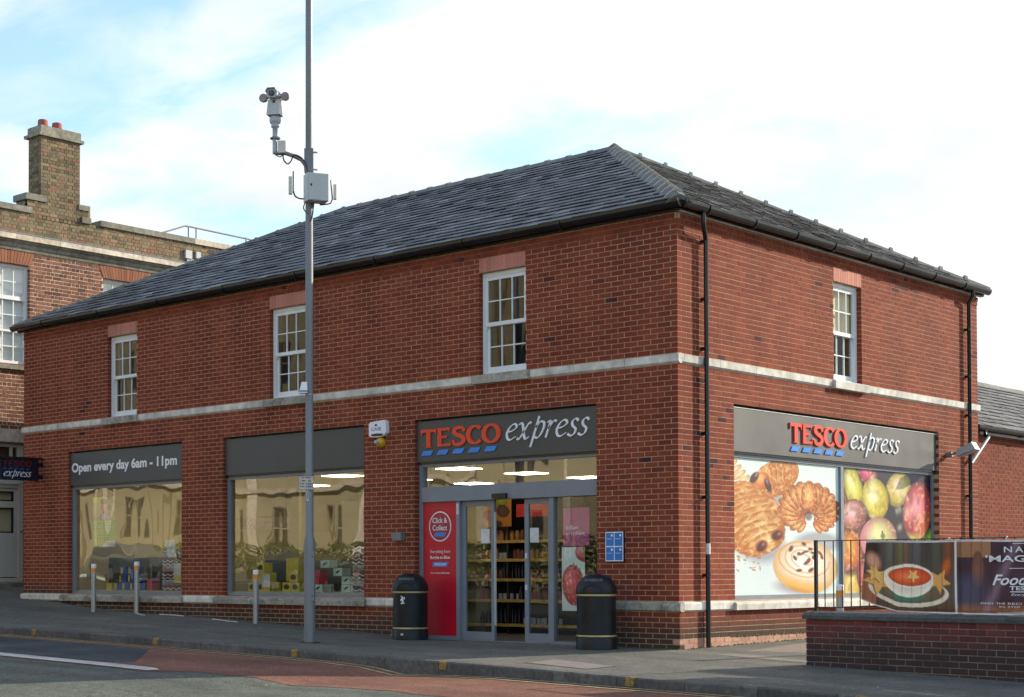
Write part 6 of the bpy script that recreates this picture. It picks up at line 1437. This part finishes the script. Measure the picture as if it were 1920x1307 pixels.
def banner(U, V, A):
    s = U*3.0; p = Paint(s/1.14, V, 1.14/.85); bg = vnoise(s*3+1, V*2+1, 2)[:, None]
    p.C = np.array(S(62, 52, 46))[None]*(1-bg)+np.array(S(104, 96, 92))[None]*bg
    for k, (x, w_, c) in enumerate(((.28, .05, S(96, 100, 96)), (.40, .04, S(110, 108, 60)), (.46, .03, S(120, 84, 74)), (.58, .05, S(84, 88, 96)), (.70, .05, S(44, 48, 44)), (.80, .05, S(70, 80, 72)), (.93, .04, S(130, 66, 36)))):
        p.mixc(np.exp(-((p.U-x)/w_)**2)*np.clip(1.1-V*1.5, 0, 1)*.8, c)
    p.mixc(np.clip(1-p.rad(.08, .12, .13, .16, .5)[0], 0, 1)*2, S(44, 34, 28)); p.fruit(.10, .32, .10, .20, -.5, S(196, 146, 120), S(120, 70, 52), None, soft=.5); p.fruit(.91, .36, .07, .18, .3, S(176, 90, 40), S(100, 40, 24), None, soft=.6)
    p.mixc(np.clip((V-.80)*6, 0, 1), S(84, 60, 42)); p.mixc(np.clip((np.abs(np.sin(p.U*30+V*3))-.93)*8, 0, .6)*(V > .8), S(40, 28, 20))
    p.mixc((p.U < .16)*(V > .55)*.8, S(150, 92, 66))
    p.fruit(.50, .735, .42, .19, .02, S(116, 104, 84), S(90, 84, 72), None, soft=.03); p.fruit(.50, .735, .44, .20, .02, S(214, 204, 184), S(206, 196, 176), None, soft=.02)
    p.fruit(.50, .705, .40, .175, .02, S(110, 96, 76), S(86, 78, 66), None, soft=.04); p.fruit(.50, .78, .20, .07, 0, S(40, 120, 96), S(60, 110, 92), None, soft=.2)
    def star(cx, cy, r, rot, c, c2):
        P_ = [(cx+r*(1 if k % 2 == 0 else .45)*math.cos(rot+k*math.pi/5)/1.34, cy+r*(1 if k % 2 == 0 else .45)*math.sin(rot+k*math.pi/5)) for k in range(10)]
        p.poly([(a_-.01, b_+.02) for a_, b_ in P_], c2); p.poly(P_, c)
    star(.17, .60, .24, .35, S(206, 160, 92), S(140, 92, 48)); star(.13, .52, .14, .9, S(214, 170, 104), S(140, 92, 48)); star(.83, .56, .18, .2, S(200, 150, 84), S(130, 84, 44))
    p.fruit(.50, .56, .275, .235, .02, S(190, 184, 168), S(226, 222, 208), None, soft=.02); p.fruit(.50, .50, .275, .165, .02, S(226, 226, 212), S(214, 212, 196), None, soft=.02)
    p.fruit(.51, .505, .245, .135, .02, S(206, 84, 40), S(170, 60, 28), S(222, 110, 66), (-.2, 0), .04); star(.55, .49, .10, .3, S(228, 176, 110), S(170, 110, 60))
    # right-hand half
    R = s > 1.14; q = Paint(s-1.16, V, 1.0); b2 = vnoise(s*2+4, V*2+4, 12)[:, None]
    q.C = np.array(S(44, 26, 34))[None]*(1-b2)+np.array(S(66, 44, 62))[None]*b2
    q.mixc(((V < .24)*(q.U > .02)*(q.U < .42)).astype(float)*.85, S(150, 108, 76)); q.fruit(.27, .40, .085, .26, 0, S(120, 74, 58), S(84, 52, 44), None, soft=.15); q.mixc(((V > .22)*(V < .34)*(np.abs(q.U-.27) < .05)).astype(float)*.9, S(100, 70, 62))
    q.mixc(np.clip((V-.40)*4, 0, .7)*np.clip((.45-q.U)*5, 0, 1), S(66, 72, 96)); q.mixc(np.clip((V-.83)*8, 0, .8)*(q.U < .95), S(140, 88, 50)); q.mixc(np.exp(-((q.U-.55-.4*(.5-V))/.06)**2)*.4, S(150, 130, 150))
    q.mixc(((V > .965)*(q.U > .5)).astype(float), S(150, 150, 154))
    C = np.where(R[:, None], q.C, p.C); hem = (V < .028) | (np.abs(s-1.155) < .014) | (V > .985)
    C[hem] = S(196, 194, 196); return C
bn = thing('advertising_banner', 'printed banner with soup bowl and star biscuits tied to the railing', 'banner')
print_mesh('banner_sheet', FW, BU0, BU1, .59, 1.437, 0, 340, 90, banner, M['banner'], bn, pos=ban_pos)
FWb = FW
def bt(s_, u0_, u1_, z0_, z1_, **k): 
    o = text(FW, s_, u0_, u1_, z0_, z1_, d+.072, M['logo_white'], bn, **k); return o
[bt(ch_, u_, u_+.095, 1.28, 1.345, bold=.01, name='letter') for ch_, u_ in (('N', 2.56), ('A', 2.69), ('N', 2.82))]; bt("'MAGIC", 2.34, 3.02, 1.175, 1.25, bold=.015); MB(FW).box(2.62, 3.1, d+.07, d+.074, 1.10, 1.106).build('rule', M['logo_white'], bn); MB(FW).box(2.66, 3.1, d+.065, d+.07, 1.375, 1.381).build('rule', M['logo_white'], bn)
o = bt('Food Love', 2.42, 3.25, .915, 1.035, shear=.35, bold=.02); bt('TESCO', 2.62, 2.98, .86, .905, bold=.02); MB(FW).box(2.63, 2.98, d+.07, d+.074, .838, .848).build('rule', M['logo_white'], bn); bt('Every little', 2.64, 2.95, .79, .825, shear=.3)
bt('FIND', 2.28, 2.43, .70, .722); bt('THE', 2.46, 2.57, .70, .722); bt('RECIPE', 2.60, 2.85, .70, .722); bt('IN-', 2.50, 2.58, .665, .685); bt('STORE', 2.60, 2.80, .665, .685)
for u in (.82, 1.85, 2.55, 3.4): MB(FW).tube([(u, d-.02, 1.455), (u+.02, d+.03, 1.44), (u+.01, d+.04, 1.425)], .009, 6).build('tie', M['white_hem'], bn)

# ---------------------------------------------------------------- small things on the pavement
t = thing('inspection_cover', 'oblong brown inspection cover set in the sunlit pavement before the doors', 'cover')
Q = [(-.29, -2.99), (.74, -3.13), (.80, -2.64), (-.31, -2.38)]
P = [(x, y, gz(x, y)+.006) for x, y in Q]+[(x, y, gz(x, y)-.05) for x, y in Q]
MB().add(P, [(0, 1, 2, 3), (0, 4, 5, 1), (1, 5, 6, 2), (2, 6, 7, 3), (3, 7, 4, 0)]).build('lid', M['cover'], t)
Q2 = [(x+(x-.23)*.06, y+(y+2.78)*.10) for x, y in Q]; MB().add([(x, y, gz(x, y)+.003) for x, y in Q2], [(0, 1, 2, 3)]).build('frame', M['patch'], t)
for (x, y, l, an, lab) in ((-11.7, -.42, .5, -.35, 'short white strip of litter lying by the wall under the leftmost window'), (-11.2, -.30, .7, .05, 'thin pale strip of litter at the foot of the wall between the windows'), (-9.55, -.38, .8, -.15, 'long crumpled white strip of litter by the wall left of the third bollard')):
    pts = [(x+l*q/5*math.cos(an), y+l*q/5*math.sin(an)+random.uniform(-.02, .02), 0) for q in range(6)]
    mb = MB(); mb.tube([(a_, b_, gz(a_, b_)+.015+random.random()*.01) for a_, b_, _ in pts], .009, 5); tag(mb.build('litter_strip', M['litter']), lab, 'litter')
rr = random.Random(4); mb = MB()
for i in range(150):
    x = rr.uniform(-13, 4.5); y = rr.uniform(-3.45, -.15) if rr.random() < .8 else rr.uniform(-5.5, -3.7); z_ = (gz(x, y) if y > -3.5 else rz(x, y))+.012; s_ = rr.uniform(.006, .020); a_ = rr.random()*3
    c_, q_ = math.cos(a_)*s_, math.sin(a_)*s_; mb.add([(x-c_, y-q_, z_), (x+q_*.6, y-c_*.6, z_+s_*.3), (x+c_, y+q_, z_), (x-q_*.6, y+c_*.6, z_+.002)], [(0, 1, 2, 3)])
tag(mb.build('litter_specks', M['litter']), 'tiny pale scraps scattered over the pavement and gutter', 'litter', kind='stuff')
mb = MB()
for i in range(420):
    u = rr.uniform(-16, 2.5) if rr.random() < .5 else rr.uniform(-1.5, .8)
    if -4.95 < u < -1.42: continue
    x, y = (u, -.03-abs(rr.gauss(0, .03))) if u < .02 else (.03+abs(rr.gauss(0, .03)), rr.uniform(-.02, 4)); z_ = gz(x, y); s_ = rr.uniform(.006, .016)
    mb.add([(x-s_, y-s_, z_), (x+s_, y-s_, z_), (x+s_, y+s_, z_), (x-s_, y+s_, z_), (x, y, z_+s_*1.3)], [(0, 1, 4), (1, 2, 4), (2, 3, 4), (3, 0, 4)])
tag(mb.build('moss', M['moss']), 'green moss in the joint between wall and pavement', 'moss', kind='stuff')

# ---------------------------------------------------------------- across the road (seen only in the glass)
def terrace(x0, x1, y, h, label, mat, nwin_, seed):
    F = Fr((0, y, 0), (1, 0, 0), (0, 1, 0)); t = thing('terrace_house', label, 'building'); b0 = rz(x0, -19.5)
    ops = []; st = (x1-x0)/nwin_
    for i in range(nwin_):
        c_ = x0+st*(i+.5)
        for z_ in (b0+1.1, b0+4.6, b0+8.2): ops.append((c_-.55, c_+.55, z_, z_+1.9))
    mb = MB(F); wall_panels(mb, x0, x1, b0-.5, h, ops, -.35, 0); mb.build('wall', mat, t)
    MB(F).prism([(-6, h), (.3, h), (.3, h+.12), (-3, h+2.2), (-6, h+.12)], x0-.1, x1+.1).build('roof', M['slate'], t)
    for i in range(nwin_+1):
        xx = min(max(x0+st*i, x0+.25), x1-.25); MB(F).box(xx-.24, xx+.24, .003, .22, b0-.4, h-.3).build('pilaster', M['nb_stone'] if i % 2 else mat, t)
    z_ = b0+.7
    mbj = MB(F)
    while z_ < h-.4:
        for i in range(nwin_): mbj.box(x0+st*i+.26, x0+st*(i+.5)-.57, .002, .012, z_, z_+.03); mbj.box(x0+st*(i+.5)+.57, x0+st*(i+1)-.26, .002, .012, z_, z_+.03)
        z_ += .62
    oj = mbj.build('coursing', M['stone_dirty'], t); oj['kind'] = 'stuff'
    for k, z_ in enumerate((b0+3.6, h-.25)): MB(F).box(x0, x1, .225, .34, z_, z_+.2).build('string_course', M['nb_stone'], t)
    for (a_, b_, c_, d_) in ops:
        mb = MB(F); s_ = .06; mb.box(a_, a_+s_, -.15, -.08, c_, d_); mb.box(b_-s_, b_, -.15, -.08, c_, d_); mb.box(a_+s_, b_-s_, -.15, -.08, d_-s_, d_); mb.box(a_+s_, b_-s_, -.15, -.08, c_, c_+s_); mb.box((a_+b_)/2-.02, (a_+b_)/2+.02, -.14, -.09, c_+s_, d_-s_); mb.box(a_+s_, (a_+b_)/2-.02, -.14, -.09, (c_+d_)/2-.03, (c_+d_)/2+.03); mb.box((a_+b_)/2+.02, b_-s_, -.14, -.09, (c_+d_)/2-.03, (c_+d_)/2+.03)
        w_ = mb.build('window', M['cream_render'], t); MB(F).box(a_+.02, b_-.02, -.19, -.16, c_, d_).build('pane', M['shelf'], w_)
terrace(-62, -44, -27.5, 13.6, 'cream rendered house across the road, farthest left in the window reflections', M['cream_render'], 5, 1)
terrace(-43.9, -27, -27.5, 14.4, 'cream rendered house across the road reflected in the leftmost window', M['cream_render'], 5, 2)
terrace(-26.9, -12, -27.5, 13.2, 'cream house across the road reflected in the entrance transom', M['cream_render'], 4, 3)
terrace(-11.9, 6, -27.5, 13.0, 'stone house standing across the road behind the viewer', M['nb_stone'], 5, 4)
def hedge(x0, x1, y, lab):
    mb = MB(); r_ = random.Random(8); b0 = rz(x0, -19.5)
    for i in range(int((x1-x0)*220)):
        x = r_.uniform(x0, x1); yy = y+r_.uniform(-.35, .35); zz = b0+r_.uniform(.05, 1.25)+.1*math.sin(x*2); s_ = r_.uniform(.03, .07); n_ = Vector((r_.gauss(0, 1), r_.gauss(0, 1), r_.gauss(0, 1))).normalized(); a_ = n_.orthogonal().normalized()*s_; b_ = n_.cross(a_).normalized()*s_; c_ = Vector((x, yy, zz))
        mb.add([c_-a_-b_, c_+a_-b_, c_+a_+b_, c_-a_+b_], [(0, 1, 2, 3)], raw=True)
    tag(mb.build('hedge', M['hedge']), lab, 'hedge')
hedge(-46, -14, -25.6, 'clipped green hedge across the road reflected low in the shop windows')
def car(x, y, lab, mat):
    t = thing('parked_car', lab, 'car', 'cars parked across the road'); z0 = rz(x, y); F = Fr((x, y, z0), (1, 0, 0), (0, 1, 0)); W_ = .85
    side = [(-2.1, .35), (-2.15, .62), (-1.95, .82), (-1.1, .92), (-.55, 1.36), (.75, 1.40), (1.55, 1.0), (2.05, .92), (2.12, .5), (2.05, .30)]
    mb = MB(F); n = len(side); P = []
    for s_, k in ((-1, .95), (-1, 1), (1, 1), (1, .95)):
        for (a_, b_) in side:
            nar = .78 if b_ > 1.1 else 1.0; P.append((a_, s_*W_*nar*k, b_))
    Fc = [(j*n+i, j*n+(i+1) % n, (j+1)*n+(i+1) % n, (j+1)*n+i) for j in range(3) for i in range(n)]+[tuple(range(n)), tuple(range(3*n, 4*n))[::-1]]
    mb.add(P, Fc, smooth=False); mb.build('body', mat, t)
    for s_ in (-1, 1):
        MB(F).add([(-.95, s_*W_*1.002, .95), (1.35, s_*W_*1.002, .98), (.68, s_*W_*.79, 1.33), (-.5, s_*W_*.79, 1.30)], [(0, 1, 2, 3)]).build('side_window', M['lens'], t)
        for wx in (-1.35, 1.35):
            w_ = MB(F).tube([(wx, s_*(W_-.18), .31), (wx, s_*(W_+.02), .31)], .31, 20).build('wheel', M['tyre'], t); MB(F).tube([(wx, s_*(W_+.02), .31), (wx, s_*(W_+.03), .31)], .19, 14).build('rim', M['galv_light'], w_)
    MB(F).add([(-1.08, -.75, .935), (-1.08, .75, .935), (-.56, .66, 1.355), (-.56, -.66, 1.355)], [(0, 1, 2, 3)]).build('windscreen', M['lens'], t)
    for s_ in (-.6, .6): MB(F).box(-2.16, -2.12, s_-.14, s_+.14, .62, .74).build('headlight', M['logo_white'], t)
car(-27.5, -18.2, 'dark car parked across the road reflected in the middle shop window', M['carpaint'])
car(-37.5, -18.2, 'grey car parked across the road reflected in the leftmost shop window', M['galv'])
print('objects', len(bpy.data.objects))
